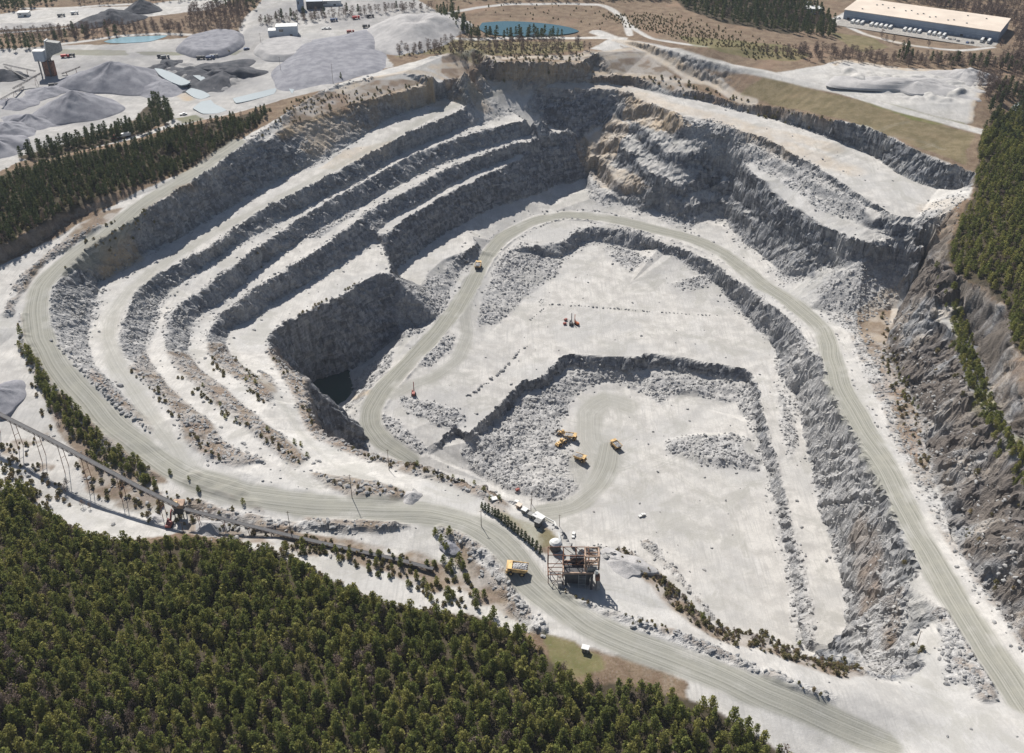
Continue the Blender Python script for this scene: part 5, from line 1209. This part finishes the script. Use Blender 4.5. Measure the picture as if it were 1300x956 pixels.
def load_on(t, full=1.0):
    V = []; n = 15; k = 9; r_ = np.random.default_rng(4)
    X = np.linspace(-4.4, 2.2, n); Yv = np.linspace(-2.28, 2.28, k)
    for x in X:
        for y in Yv:
            e = (1 - (abs(y) / 2.3) ** 3) * (1 - (abs(x + 1.1) / 3.6) ** 4)
            V.append((x, y, 3.75 + full * e + .25 * r_.uniform(-1, 1) * (e > .1)))
    F = [(i * k + j, (i + 1) * k + j, (i + 1) * k + j + 1, i * k + j + 1) for i in range(n - 1) for j in range(k - 1)]
    link('load', mesh_from('load', V, F, LOAD), t)
def put(o, px, py, rz, lab, cat, grp=None, scale=1.0, dz=0.0):
    p = hit(px, py, HF); o.location = (p[0], p[1], p[2] + dz); o.rotation_euler.z = rz; o.scale = (scale,) * 3; tag(o, lab, cat, grp); return o
TK = 'yellow haul trucks at work in the quarry'
PR = []
t = copy_tree(truck0); load_on(t, 1.0); put(t, 657, 727, facing(657, 726, 640, 726.5), 'yellow haul truck heaped with broken stone on the road above the steel crusher', 'haul truck', TK, 1.02)
t = copy_tree(truck0); load_on(t, .9); put(t, 607, 340, facing(605, 345, 611, 327), 'yellow haul truck alone on the road beside the western spoil slope', 'haul truck', TK, 1.0)
t = copy_tree(truck0); load_on(t, .5); put(t, 782, 568, facing(785, 570, 776, 562), 'yellow haul truck standing apart at the right of the group on the lowest floor', 'haul truck', TK, .94)
t = copy_tree(truck0); load_on(t, .8); put(t, 736, 584, facing(731, 581, 741, 585), 'yellow haul truck waiting below the loader on the lowest floor', 'haul truck', TK, .94)
put(truck0, 724, 557, facing(718, 556, 730, 558), 'yellow haul truck being filled beside the wheel loader', 'haul truck', TK, .94); load_on(truck0, .4)

def make_loader():
    t = empty('wheel_loader', (0, 0, 0))
    h = MB().box((-2.6, 0, 2.3), (3.6, 2.2, 1.5), taper=.92).box((-4.5, 0, 1.9), (.7, 2.8, 1.2)).build('engine_hood', Y_, t)
    MB().box((-2.8, 0, 3.2), (.4, .4, .6)).build('exhaust', DK, h)
    c = MB().box((-.3, 0, 3.5), (1.7, 1.7, 1.9), taper=.88).build('cab', Y_, t); MB().box((.5, 0, 3.7), (.1, 1.35, 1.2)).build('window', GL, c)
    MB().box((.9, 0, 1.7), (2.4, 1.4, 1.1)).build('front_frame', Y_, t)
    a = MB()
    for y in (-.75, .75): a.bar((1.2, y, 2.3), (4.0, y, 2.2), .35)
    a.build('lift_arm', Y_, t)
    MB().prism([(4.0, 1.4), (5.6, 1.2), (5.8, 1.35), (4.5, 1.6), (4.2, 2.6), (4.7, 3.2), (4.5, 3.3), (3.9, 2.6)], -1.9, 1.9).build('bucket', DK, t)
    for x in (-2.6, 2.0):
        for y in (-1.35, 1.35): wheel('wheel', (x, y, 1.15), 1.15, .85, BK, Y_, t)
    return t
put(make_loader(), 713, 564, facing(709, 567, 721, 559), 'yellow wheel loader with raised bucket at the toe of the broken rock', 'wheel loader', None, 1.15)
put(copy_tree(bpy.data.objects['wheel_loader']), 714, 552, facing(718, 553, 708, 550), 'yellow wheel loader behind the truck being filled, nose in the broken rock', 'wheel loader', None, 1.0)

def make_excavator(mat):
    t = empty('excavator', (0, 0, 0))
    for y in (-1.3, 1.3): MB().prism([(-2.2, .15), (-2.5, .6), (-2.1, 1.05), (2.1, 1.05), (2.5, .6), (2.2, .15)], y - .35, y + .35).build('track', BK, t)
    h = MB().box((-.9, 0, 1.9), (3.2, 2.7, 1.3), taper=.95).box((-2.6, 0, 1.8), (.7, 2.6, 1.2)).build('upper_body', mat, t)
    c = MB().box((1.1, .85, 2.2), (1.5, 1.0, 1.8), taper=.9).build('cab', mat, t); MB().box((1.82, .85, 2.4), (.08, .8, 1.1)).build('window', GL, c)
    b = MB().bar((.9, -.2, 1.9), (3.4, -.2, 5.2), .5).bar((3.4, -.2, 5.2), (5.2, -.2, 5.6), .45).build('boom', mat, t)
    MB().bar((1.4, -.2, 1.6), (3.0, -.2, 4.4), .15).build('hydraulic_ram', DK, b)
    MB().bar((5.2, -.2, 5.7), (6.8, -.2, 2.4), .36).build('stick', mat, t)
    MB().prism([(6.5, 2.5), (7.1, 2.3), (7.2, 1.4), (6.3, 1.0), (5.8, 1.3), (6.4, 1.6)], -.85, .45).build('bucket', DK, t)
    return t
def make_drill(mat):
    t = empty('drill_rig', (0, 0, 0))
    for y in (-1.2, 1.2): MB().prism([(-1.9, .15), (-2.2, .55), (-1.8, .95), (1.8, .95), (2.2, .55), (1.9, .15)], y - .3, y + .3).build('track', BK, t)
    MB().box((-.8, 0, 1.7), (3.0, 2.1, 1.4), taper=.95).build('engine_body', mat, t)
    c = MB().box((1.1, .6, 2.0), (1.1, 1.1, 1.9), taper=.92).build('cab', mat, t); MB().box((1.66, .6, 2.2), (.06, .9, 1.1)).build('window', GL, c)
    MB().bar((.9, -.5, 1.8), (2.9, -.3, 4.0), .4).build('boom', mat, t)
    m = MB().bar((3.0, -.3, .4), (2.8, -.3, 8.4), .42).build('mast', mat, t); MB().tube((3.3, -.3, .2), (3.1, -.3, 8.0), .1).build('drill_rod', DK, m)
    return t
put(make_excavator(RD), 216, 667, facing(214, 669, 221, 655), 'red excavator beside the foot of the transfer tower', 'excavator', None, 1.0)
put(make_drill(OR), 732, 412, facing(734, 412, 722, 404), 'orange drill rig at the right of the pair below the boulder line', 'drill rig', None, 1.0)
put(make_drill(DK), 725, 412, facing(725, 415, 725, 400), 'dark grey drill rig at the centre of the middle floor', 'drill rig', None, 1.1)
put(make_drill(RD), 525, 501, facing(525, 504, 525, 490), 'red drill rig with upright mast beside the branch of the pit road', 'drill rig', None, 1.1)
def make_compressor():
    t = empty('compressor', (0, 0, 0))
    MB().box((0, 0, 1.2), (2.8, 1.5, 1.3), taper=.94).build('housing', RD, t); MB().bar((1.3, 0, .7), (2.6, 0, .5), .12).build('tow_bar', DK, t)
    for y in (-.85, .85): MB().tube((0, y - .12, .45), (0, y + .12, .45), .45, n=12).build('wheel', BK, t)
    return t
cp = make_compressor(); put(cp, 718, 407, .6, 'small red trailer compressor, the farther of two left of the drill rigs', 'compressor')
put(copy_tree(cp), 717, 412, .2, 'small red trailer compressor, the nearer of two left of the drill rigs', 'compressor')
put(copy_tree(cp), 657, 623, .4, 'small orange trailer compressor behind the control sheds', 'compressor')

# ------------------------------------------------------------------ cars, pickups, road trucks
def make_car(mat, kind='car'):
    t = empty('parked_car' if kind == 'car' else 'pickup_truck', (0, 0, 0))
    prof = [(-2.2, .4), (2.2, .4), (2.25, .85), (1.3, 1.0), (.6, 1.5), (-1.2, 1.5), (-2.0, 1.0), (-2.25, .95)] if kind == 'car' else [(-2.7, .5), (2.6, .5), (2.65, 1.05), (1.6, 1.15), (1.0, 1.75), (-.4, 1.75), (-.6, 1.05), (-2.7, 1.05)]
    b = MB().prism(prof, -.9, .9).build('body', mat, t)
    MB().prism([(1.12, 1.08), (.58, 1.46), (-1.15, 1.46), (-1.7, 1.06)] if kind == 'car' else [(1.45, 1.2), (1.0, 1.7), (-.35, 1.7), (-.5, 1.15)], -.92, .92).build('window', GL, t)
    for x in ((-1.35, 1.35) if kind == 'car' else (-1.7, 1.75)):
        for y in (-.85, .85): MB().tube((x, y - .12, .36), (x, y + .12, .36), .37, n=12).build('wheel', BK, t)
    return t
def make_lorry(mat, bodymat, L=8.0):
    t = empty('road_truck', (0, 0, 0))
    c = MB().box((L / 2 - .9, 0, 1.9), (2.0, 2.4, 2.2), taper=.93).build('cab', mat, t); MB().box((L / 2 + .08, 0, 2.3), (.1, 2.0, .9)).build('window', GL, c)
    MB().box((-.4, 0, .95), (L, 1.0, .3)).build('chassis', DK, t); MB().box((-1.3, 0, 2.1), (L - 2.6, 2.5, 1.9)).build('body', bodymat, t)
    for x in (L / 2 - .9, -L / 2 + 1.0, -L / 2 + 2.3):
        for y in (-1.05, 1.05): MB().tube((x, y - .2, .52), (x, y + .2, .52), .52, n=12).build('wheel', BK, t)
    return t
wc = make_car(WH, 'pickup'); put(wc, 815, 655, .5, 'white pickup truck alone on the lowest pit floor', 'pickup truck')
put(copy_tree(wc), 728, 680, 1.4, 'white pickup truck parked between the crusher and the pit edge', 'pickup truck')
put(make_car(BU), 313, 63, .6, 'dark blue car on the plant road beside the flat gravel pad', 'car', None, 1.5)
for i, (x, y, a, m, lab) in enumerate([(205,73,.2,DK,'dark dump truck left of the pair beside the grass strip'), (210,74,.4,GS,'grey dump truck right of the pair beside the grass strip'), (255,75,.1,DK,'dark dump truck between the two pairs by the planted row'), (267,75,.3,BU,'dark blue dump truck just left of the planted row end'), (272,73,.3,GS,'grey dump truck under the planted row'), (278,70,.3,DK,'dark dump truck at the right end of the planted row'),
        (425,53,.1,DK,'dark dump truck beside the broad gravel pad'), (465,35,.2,DK,'dark dump truck at the foot of the pale gravel hill'), (83,73,.2,RE,'red dump truck right of the screening tower'), (90,72,.2,DK,'dark dump truck furthest right beside the screening tower'), (470,22,.3,DK,'dark dump truck at the back of the far equipment yard'), (452,24,.3,RE,'red dump truck at the back of the far equipment yard'), (424,27,.3,BU,'blue dump truck in the middle of the far equipment yard'), (445,42,.2,RD,'dusty red dump truck in the front of the far equipment yard'), (68,110,.3,DK,'dark dump truck between the gravel heaps'), (215,104,.4,DK,'dark dump truck on the bank of the top settling pond'), (95,18,.2,WH,'white road truck in the far yard at top left'), (78,21,.2,GS,'grey road truck in the far yard at top left')]):
    o = make_lorry(m, m, 7.5); put(o, x, y, a, lab, 'dump truck', 'trucks about the gravel plant', 1.15)
o = make_lorry(RE, WH, 12); put(o, 155, 175, facing(160, 174, 146, 176), 'red road truck with a white tank on the road between the pine rows', 'road truck', None, 1.3)
for x, y, lab in ((373,41,'white pickup truck just right of the white building'), (412,37,'white van, left of two in the far equipment yard'), (417,37,'white van, right of two in the far equipment yard'), (233,146,'white pickup truck beside the yellow grass patch'), (1027,4,'white van behind the small shed near the warehouse'), (1064,24,'white van at the left corner of the long warehouse')):
    put(copy_tree(wc), x, y, .3, lab, 'pickup truck' if 'pickup' in lab else 'van', None, 1.3)
pk = make_car(DK); ncar = 0
for x, y, m in ((1194,49,WH),(1198,50,DK),(1202,50,WH),(1206,51,DK),(1211,51,GS),(1216,53,DK),(1228,55,BU),(1234,55,DK)):
    c = copy_tree(pk)
    for ch in c.children:
        if ch.name.startswith('body'): ch.data = ch.data.copy(); ch.data.materials[0] = m
    nm = {id(WH): 'white', id(DK): 'black', id(GS): 'grey', id(BU): 'blue'}[id(m)]; ncar += 1
    put(c, x, y, .9, f'{nm} car {["nearest the trailers", "second from the trailers", "third from the trailers", "fourth from the trailers", "at the middle of the row", "just left of the green bush", "just right of the green bush", "at the far right end of the row"][ncar - 1]} before the long warehouse', 'car', 'cars parked before the warehouse', 1.3)
for ch in list(pk.children): bpy.data.objects.remove(ch)
bpy.data.objects.remove(pk)

# ------------------------------------------------------------------ buildings
def frame3(A, B, width):
    """local frame: x from A to B, y to the left"""
    d = np.array([B[0] - A[0], B[1] - A[1]]); L = np.hypot(*d); return L, math.atan2(d[1], d[0])
a, b = hit(1070, 25), hit(1266, 53)
L, rz = frame3(a, b, 0)
Wd = 62.0; Hh = 11.0
wh = empty('warehouse', (a[0], a[1], min(a[2], b[2])), rz)
tag(wh, 'very long warehouse with a cream flat roof and blue grey walls', 'warehouse')
MB().box((L / 2, Wd / 2, Hh / 2 - 1.5), (L, Wd, Hh + 3)).build('wall', BL_, wh)
rf = MB().box((L / 2, Wd / 2, Hh + .35), (L + 1.2, Wd + 1.2, .7)).build('roof', CR, wh)
v = MB()
for i in range(16): v.box((L * (.1 + .8 * ((i * .37) % 1)), Wd * (.2 + .6 * ((i * .61) % 1)), Hh + 1.1), (1.6, 1.6, .9))
v.build('roof_vent', GS, rf)
MB().box((L / 2, -.15, 5.6), (L, .3, .5)).build('wall_band', LB, wh)
for i in range(26): MB().box((6 + i * (L - 12) / 25, -.12, 1.7), (3.0, .24, 3.2)).build('dock_door', DK if i % 4 == 0 else LB, wh)
tr0 = empty('trailer', (0, 0, 0)); MB().box((0, 0, 2.5), (12, 2.5, 2.7)).build('body', WH, tr0); MB().box((0, 0, 1.0), (10.5, .9, .3)).build('chassis', DK, tr0)
for x in (-4.6, -3.4): MB().tube((x, -1.2, .5), (x, 1.2, .5), .5, n=10).build('wheel', BK, tr0)
cnt = 0
for i in range(22):
    if i in (3, 9, 10, 15): continue
    t = tr0 if cnt == 0 else copy_tree(tr0); cnt += 1
    x = 14 + i * 5.3 if i < 20 else 14 + i * 7
    wx, wy = a[0] + math.cos(rz) * x - math.sin(rz) * (-9), a[1] + math.sin(rz) * x + math.cos(rz) * (-9)
    t.location = (wx, wy, on_ground(wx, wy)); t.rotation_euler.z = rz + math.pi / 2
    tag(t, 'white box trailer backed up to the long warehouse wall', 'trailer', 'white trailers along the warehouse')
# paved yard in front
yd = MB().box((L * .5, -16, 0), (L * 1.02, 30, .3)).build('pavement', CO, None); yd.location = (a[0], a[1], min(a[2], b[2]) + 1.0); yd.rotation_euler.z = rz; yd['kind'] = 'structure'
def shed(px, py, rz, d, wall, roof, lab, cat='shed', name='shed', door=True, gable=0.0):
    p = hit(px, py); o = empty(name, (p[0], p[1], p[2]), rz); tag(o, lab, cat)
    MB().box((0, 0, d[2] / 2 - .5), (d[0], d[1], d[2] + 1)).build('wall', wall, o)
    if gable: MB().prism([(-d[0] / 2 - .3, 0), (d[0] / 2 + .3, 0), (0, gable)], -d[1] / 2 - .3, d[1] / 2 + .3).build('roof', roof, o).location.z = d[2]
    else: MB().box((0, 0, d[2] + .12), (d[0] + .5, d[1] + .5, .24)).build('roof', roof, o)
    if door: MB().box((d[0] * .2, -d[1] / 2 - .04, min(1.1, d[2] * .4)), (min(3, d[0] * .25), .08, min(2.2, d[2] * .8))).build('door', DK, o); MB().box((-d[0] * .25, -d[1] / 2 - .04, d[2] * .6), (d[0] * .2, .08, d[2] * .25)).build('window', GL, o)
    return o
shed(1032, 16, -.12, (18, 14, 6), BL_, WH, 'small blue grey building with a white roof left of the long warehouse', 'building', 'small_building')
s_ = shed(365, 44, .12, (24, 13, 11), LB, WH, 'white two-part metal building beside the far equipment yard', 'building', 'metal_building')
MB().box((-16.5, 0, 3), (9, 11, 7)).build('wing', LB, s_); MB().box((-16.5, 0, 6.7), (9.4, 11.4, .3)).build('wing_roof', WH, s_)
shed(31, 20, .1, (13, 9, 5), WH, WH, 'white building in the far yard at top left', 'building', 'small_building')
shed(400, 10, .1, (20, 10, 9), DK, LB, 'dark plant building behind the bare trees at the top edge', 'building', 'plant_building')
shed(382, 12, .1, (8, 8, 15), BL_, DK, 'narrow dark plant tower at the top edge', 'building', 'plant_building')
shed(420, 6, .1, (26, 10, 6), WH, WH, 'long white plant shed at the top edge', 'shed')
shed(684, 661, -.75, (5.2, 3.2, 3), GS, WH, 'control cabin with a white roof nearest the steel crusher', 'cabin', 'control_cabin')
shed(666, 651, -.6, (2.4, 2.2, 2.3), GS, WH, 'grey switch hut, middle one of three beside the hedge', 'hut', 'hut')
shed(659, 645, -.6, (2.2, 2.0, 2.2), RUL, CR, 'brown switch hut nearest the left end of the hedge', 'hut', 'hut')
shed(656, 639, -.6, (2.2, 1.6, 2.0), GS, WH, 'low grey hut at the back of the group beside the hedge', 'hut', 'hut')
shed(627, 636, .3, (2.6, 2.0, 1.6), WH, WH, 'small pale hut behind the left end of the hedge', 'hut', 'hut', False)
shed(675, 657, -.6, (3.2, 2.0, 2.2), GS, GS, 'grey transformer hut against the control cabin', 'hut', 'hut')
shed(683, 668, -.6, (2.6, 2.6, 3.4), DK, GS, 'dark machine housing below the control cabin', 'machine housing', 'machine_housing')
shed(743, 826, -.3, (2.6, 2.0, 2.0), CO, WH, 'small white hut on the mown patch beside the near wood', 'hut', 'hut')
# covered pipe between cabin and crusher
P = [hit(x, y) for x, y in ((689, 657), (704, 665), (709, 680), (711, 690))]
pp = MB()
for q, w2 in zip(P[:-1], P[1:]): pp.bar((q[0], q[1], q[2] + 1.6), (w2[0], w2[1], w2[2] + 1.6), .7)
pp = pp.build('pipe_gallery', WH); tag(pp, 'white covered pipe gallery from the control cabin to the crusher', 'pipe')
# silo dome by the crusher
p = hit(705, 697); t = empty('surge_bin', (p[0], p[1], p[2])); tag(t, 'round bin with a white domed top behind the crusher frame', 'bin')
MB().tube((0, 0, -.5), (0, 0, 4.2), 2.6, 2.6, 20).build('bin_shell', DK, t)
MB().tube((0, 0, 4.2), (0, 0, 5.2), 2.9, 2.0, 20).tube((0, 0, 5.2), (0, 0, 5.7), 2.0, .5, 20).build('dome', WH, t)
# ------------------------------------------------------------------ primary crusher
p = hit(733, 746); cz = p[2]
cr = empty('crusher', (p[0], p[1], cz), 0); tag(cr, 'rusty open steel crusher frame with a dark hopper mouth beside the haul road', 'crusher')
k = 1 / 2.35
for x, y in ((-5.2, 1), (6.2, 0), (-5.2, 7), (6.2, 7)): MB().box((x, y, 3.6), (1.0, 1.0, 8.5)).build('leg', DK, cr)
MB().box((.5, 4.5, 2.5), (10.0, 4.0, 8.0)).build('crusher_body', DK, cr)
h = MB().prism([(-6.2, 8.2), (6.8, 8.2), (5.0, 4.4), (-4.2, 4.4)], .6, 7.6).build('hopper', DK, cr)
g = MB()
for y in (.4, 7.8): g.box((.3, y, 8.6), (13.6, .5, .9))
for x in (-6.4, 7.0): g.box((x, 4.1, 8.6), (.5, 7.8, .9))
g.build('platform_edge', RUL, cr)
st_ = MB()
for i in range(7): st_.box((1.9, .15 - .02 * i, 6.6 - i * .9), (3.0, .35, .22))
for x in (.3, 3.5): st_.bar((x, .1, 8.4), (x, -.2, -.5), .18)
st_.build('stair', GS, cr)
def truss(name, x0, x1, y0, y1, z0, z1, mat, parent, w=.3):
    m = MB()
    for x in (x0, x1):
        for y in (y0, y1): m.bar((x, y, z0), (x, y, z1), w)
    for z in (z0 + .1, z1):
        for y in (y0, y1): m.bar((x0, y, z), (x1, y, z), w)
        for x in (x0, x1): m.bar((x, y0, z), (x, y1, z), w)
    m.bar((x0, y0, z0), (x1, y0, z1), w * .6); m.bar((x1, y1, z0), (x0, y1, z1), w * .6)
    return m.build(name, mat, parent)
truss('frame_bay', -6.2, -.6, 5.0, 10.5, 9.0, 14.5, RU, cr); truss('frame_bay', -.6, 5.0, 5.0, 10.5, 9.0, 14.5, RU, cr)
truss('frame_bay', -13.0, -6.2, 5.5, 10.5, 4.0, 14.5, RU, cr); truss('frame_bay', -13.0, -6.4, 1.0, 5.5, -.5, 7.0, RU, cr)
tw = truss('headframe', 3.2, 9.2, 2.0, 7.5, 9.0, 17.0, RUL, cr, .6); truss('headframe', 3.2, 9.2, 2.0, 7.5, 12.0, 14.0, RUL, tw, .5)
MB().box((0.0, 8.0, 10.6), (6.5, 2.2, 1.6)).build('feeder', DK, cr); MB().box((6.2, 2.5, 9.8), (4.2, 2.6, 2.0)).build('drive_housing', GS, cr); MB().box((8.6, -.6, 7.2), (2.0, 2.2, 2.4)).build('motor', RU, cr); MB().box((8.2, .2, 9.6), (1.2, 1.2, 1.9)).build('tank', WH, cr)
MB().box((-8.0, 1.0, 2.0), (2.0, 8.0, 6.0), taper=.8).build('retaining_wall', CO, cr); MB().box((9.2, 3.0, 2.0), (1.6, 8.0, 5.0), taper=.8).build('retaining_wall', CO, cr)
# ------------------------------------------------------------------ long conveyor and transfer tower
CP_ = [((-60, 490), 16.0), ((0, 526), 14.5), ((60, 556), 12.0), ((120, 588), 9.0), ((180, 620), 5.5), ((226, 642), 3.2)]
def conveyor(pts, lab, name='conveyor', width=1.8, step=16, support=True, mat=BE, railz=.9):
    W3 = [np.array([*unp(x, y, z), z]) for (x, y), z in pts]
    t = empty(name, (W3[0][0], W3[0][1], on_ground(W3[0][0], W3[0][1]))); tag(t, lab, 'conveyor')
    o = np.array(t.location)
    gal, belt, sup = MB(), MB(), []
    acc = 0
    for q, r in zip(W3[:-1], W3[1:]):
        d = r - q; Ls = np.linalg.norm(d); u = d / Ls; s = np.cross(u, (0, 0, 1)); s /= np.linalg.norm(s)
        for sd in (-1, 1):
            e = s * sd * width / 2
            gal.bar(q + e - o, r + e - o, .22); gal.bar(q + e - o + np.array([0, 0, -railz]), r + e - o + np.array([0, 0, -railz]), .2)
            n = max(1, int(Ls / 3.2))
            for i in range(n):
                A = q + d * i / n + e - o; B = q + d * (i + 1) / n + e - o + np.array([0, 0, -railz]); gal.bar(A, B, .12)
        c = [q - s * width * .42, r - s * width * .42, r + s * width * .42, q + s * width * .42]
        belt.hexa([x - o + np.array([0, 0, -.12]) for x in c] + [x - o + np.array([0, 0, .12]) for x in c])
        n = max(1, int(Ls / step))
        for i in range(n):
            A = q + d * (i + .5) / n; gz = on_ground(A[0], A[1])
            if A[2] - gz > 2.0: sup.append((A, gz, s, u))
    gal.build('truss', mat, t); belt.build('belt', DK, t)
    if support:
        for A, gz, s, u in sup:
            m = MB(); hh = A[2] - gz
            for sd in (-1, 1):
                top = A + s * sd * width / 2 + np.array([0, 0, -railz]); bot = A + s * sd * width * 1.1 + u * 1.5 * sd; bot[2] = gz - .5
                m.bar(top - o, bot - o, .28)
            m.bar(A + s * width / 2 - o + np.array([0, 0, -hh * .5]), A - s * width / 2 - o + np.array([0, 0, -hh * .5]), .2)
            m.build('support_leg', RU, t)
    return t
conveyor(CP_, 'long raised conveyor running from the left edge to the transfer tower', width=2.2)
conveyor([((234, 646), 1.5), ((300, 663), -1.5), ((360, 678), -2.5), ((430, 694), -2.5), ((500, 709), -2.0), ((550, 722), -1.5)], 'low conveyor running right from the transfer tower below the haul road', width=2.0, step=12)
p = hit(230, 656); t = empty('transfer_tower', (p[0], p[1], p[2])); tag(t, 'transfer tower with a rusty hopper where the two conveyors meet', 'tower')
for x, y in ((-2.2, -2), (2.2, -2), (-2.2, 2), (2.2, 2)): MB().bar((x, y, -.5), (x * .8, y * .8, 8), .35).build('leg', DK, t)
MB().box((0, 0, 5.2), (4.2, 4.0, 3.2), taper=.85).build('tower_body', DK, t); MB().box((.3, 0, 8.3), (4.8, 4.2, 2.2), taper=1.15).build('hopper', RUL, t); MB().box((-.6, -1, 9.9), (1.6, 1.4, 1.2)).build('motor', Y_, t)
MB().bar((-2.6, -2.4, 6.5), (-3.6, -5.2, -.3), .3).build('chute', GS, t)
# plant at far left (its tower is slim)
p = hit(62, 96); t = empty('screening_tower', (p[0], p[1], p[2])); tag(t, 'tall screening tower with a white house on dark legs among the gravel heaps', 'tower')
for x, y in ((-7, -4), (5, -4), (-7, 5), (5, 5)): MB().box((x, y, 9), (1.4, 1.4, 20)).build('leg', GS if x < 0 and y < 0 else DK, t)
MB().box((3.5, 1, 8), (12, 8, 16)).build('tower_body', RU, t)
hs = MB().box((-5, 0, 22.5), (13, 9, 11), taper=1.05).build('house', LB, t); MB().box((-5, 0, 28.3), (14, 10, .8)).build('roof', WH, hs)
hs2 = MB().prism([(3, 16), (9, 22), (22, 26), (22, 36), (5, 38), (3, 30)], 1, 10).build('screen_house', GS, t); MB().prism([(1.6, 20), (3, 20), (6, 38.6), (4.6, 39)], .5, 10.5).build('roof', WH, hs2)
t.scale = (.78, .78, .92)
GZ = 1
conveyor([((4, 81), 9), ((22, 85), 8), ((45, 90), 5)], 'upper conveyor of the left plant pointing at the screening tower', width=1.6, step=14)
conveyor([((6, 84), 8), ((20, 92), 5), ((34, 100), 2)], 'short conveyor crossing below the upper one in the left plant', width=1.6, step=14)
conveyor([((52, 92), 12), ((36, 101), 7), ((16, 112), 3)], 'long sloping conveyor from the screening tower down to the left', width=1.8, step=16)
conveyor([((102, 84), 9), ((90, 89), 5), ((78, 93), 2)], 'short conveyor right of the screening tower feeding the broad ridge', width=1.6, step=12)
conveyor([((0, 126), 8), ((14, 118), 6), ((30, 110), 2)], 'stubby conveyor below the long sloping one in the left plant', width=1.6, step=12)
# ------------------------------------------------------------------ poles
def pole(px, py, h, lab, arm=True, grp='poles along the haul road', wr=.16):
    p = hit(px, py, HF); t = empty('utility_pole', (p[0], p[1], p[2])); tag(t, lab, 'utility pole')
    MB().tube((0, 0, -.5), (0, 0, h), wr * 1.2, wr * .7, 8).build('post', WD, t)
    if arm: MB().box((0, 0, h - .7), (1.8, .14, .14)).build('crossarm', WD, t)
for x, y, h, lab in ((370,681,16,'wooden utility pole standing between the conveyor and the haul road'), (447,632,15,'wooden utility pole at the small boulder bank between the near roads'), (494,597,14,'wooden utility pole on the lip above the tight road bend'), (675,640,11,'wooden utility pole behind the control huts'), (611,668,10,'thin utility pole at the left end of the hedge'), (710,668,10,'wooden utility pole beside the pipe gallery'), (423,106,20,'utility pole between the lone conifer and the broad gravel pad'), (357,94,18,'utility pole at the left edge of the broad gravel pad'), (332,60,16,'utility pole beside the plant road junction'), (674,651,9,'short utility pole among the huts beside the hedge'), (233,676,7,'short leaning pole at the small gravel heap'), (1164,818,9,'thin pole beside the side track in the right corner')):
    pole(x, y, h, lab)
# ------------------------------------------------------------------ clipped hedge trees
L = crom(hits([(612,646),(625,653),(645,668),(662,682),(676,694),(686,703)]), 2.1)
hv, hf, ht = crown_mesh('hedge', np.random.default_rng(9), 420, .2, 5.2, 1.35, .26, 12, .75)
hm = mesh_from('crown', hv, hf, M_DARKPINE); set_tint(hm, ht); tv, tf = trunk_vf(4.8, .1); tm_ = mesh_from('trunk', tv, tf, M_BARK)
for i, p in enumerate(L):
    o = link('hedge_tree', None); link('crown', hm, o); link('trunk', tm_, o); o.location = (p[0], p[1], on_ground(p[0], p[1])); o.rotation_euler.z = i * 1.3; s = .85 + .3 * ((i * .37) % 1); o.scale = (s, s, s * 1.05)
    tag(o, 'dark narrow evergreen in the tight hedge above the haul road', 'hedge tree', 'evergreens in the hedge row')

# ------------------------------------------------------------------ air
hb = MB().box((0, 800, 40), (3400, 2000, 620)).build('haze', None or bpy.data.materials.new('haze_air'))
hm_ = hb.data.materials[0]; hm_.use_nodes = True; ht_ = hm_.node_tree; ht_.nodes.remove(ht_.nodes['Principled BSDF'])
pv = ht_.nodes.new('ShaderNodeVolumePrincipled'); pv.inputs['Color'].default_value = (.78, .86, 1, 1); pv.inputs['Density'].default_value = .00005
ht_.links.new(pv.outputs[0], ht_.nodes['Material Output'].inputs['Volume']); hb['kind'] = 'stuff'; hb['label'] = 'thin blue haze hanging in the air over the quarry'
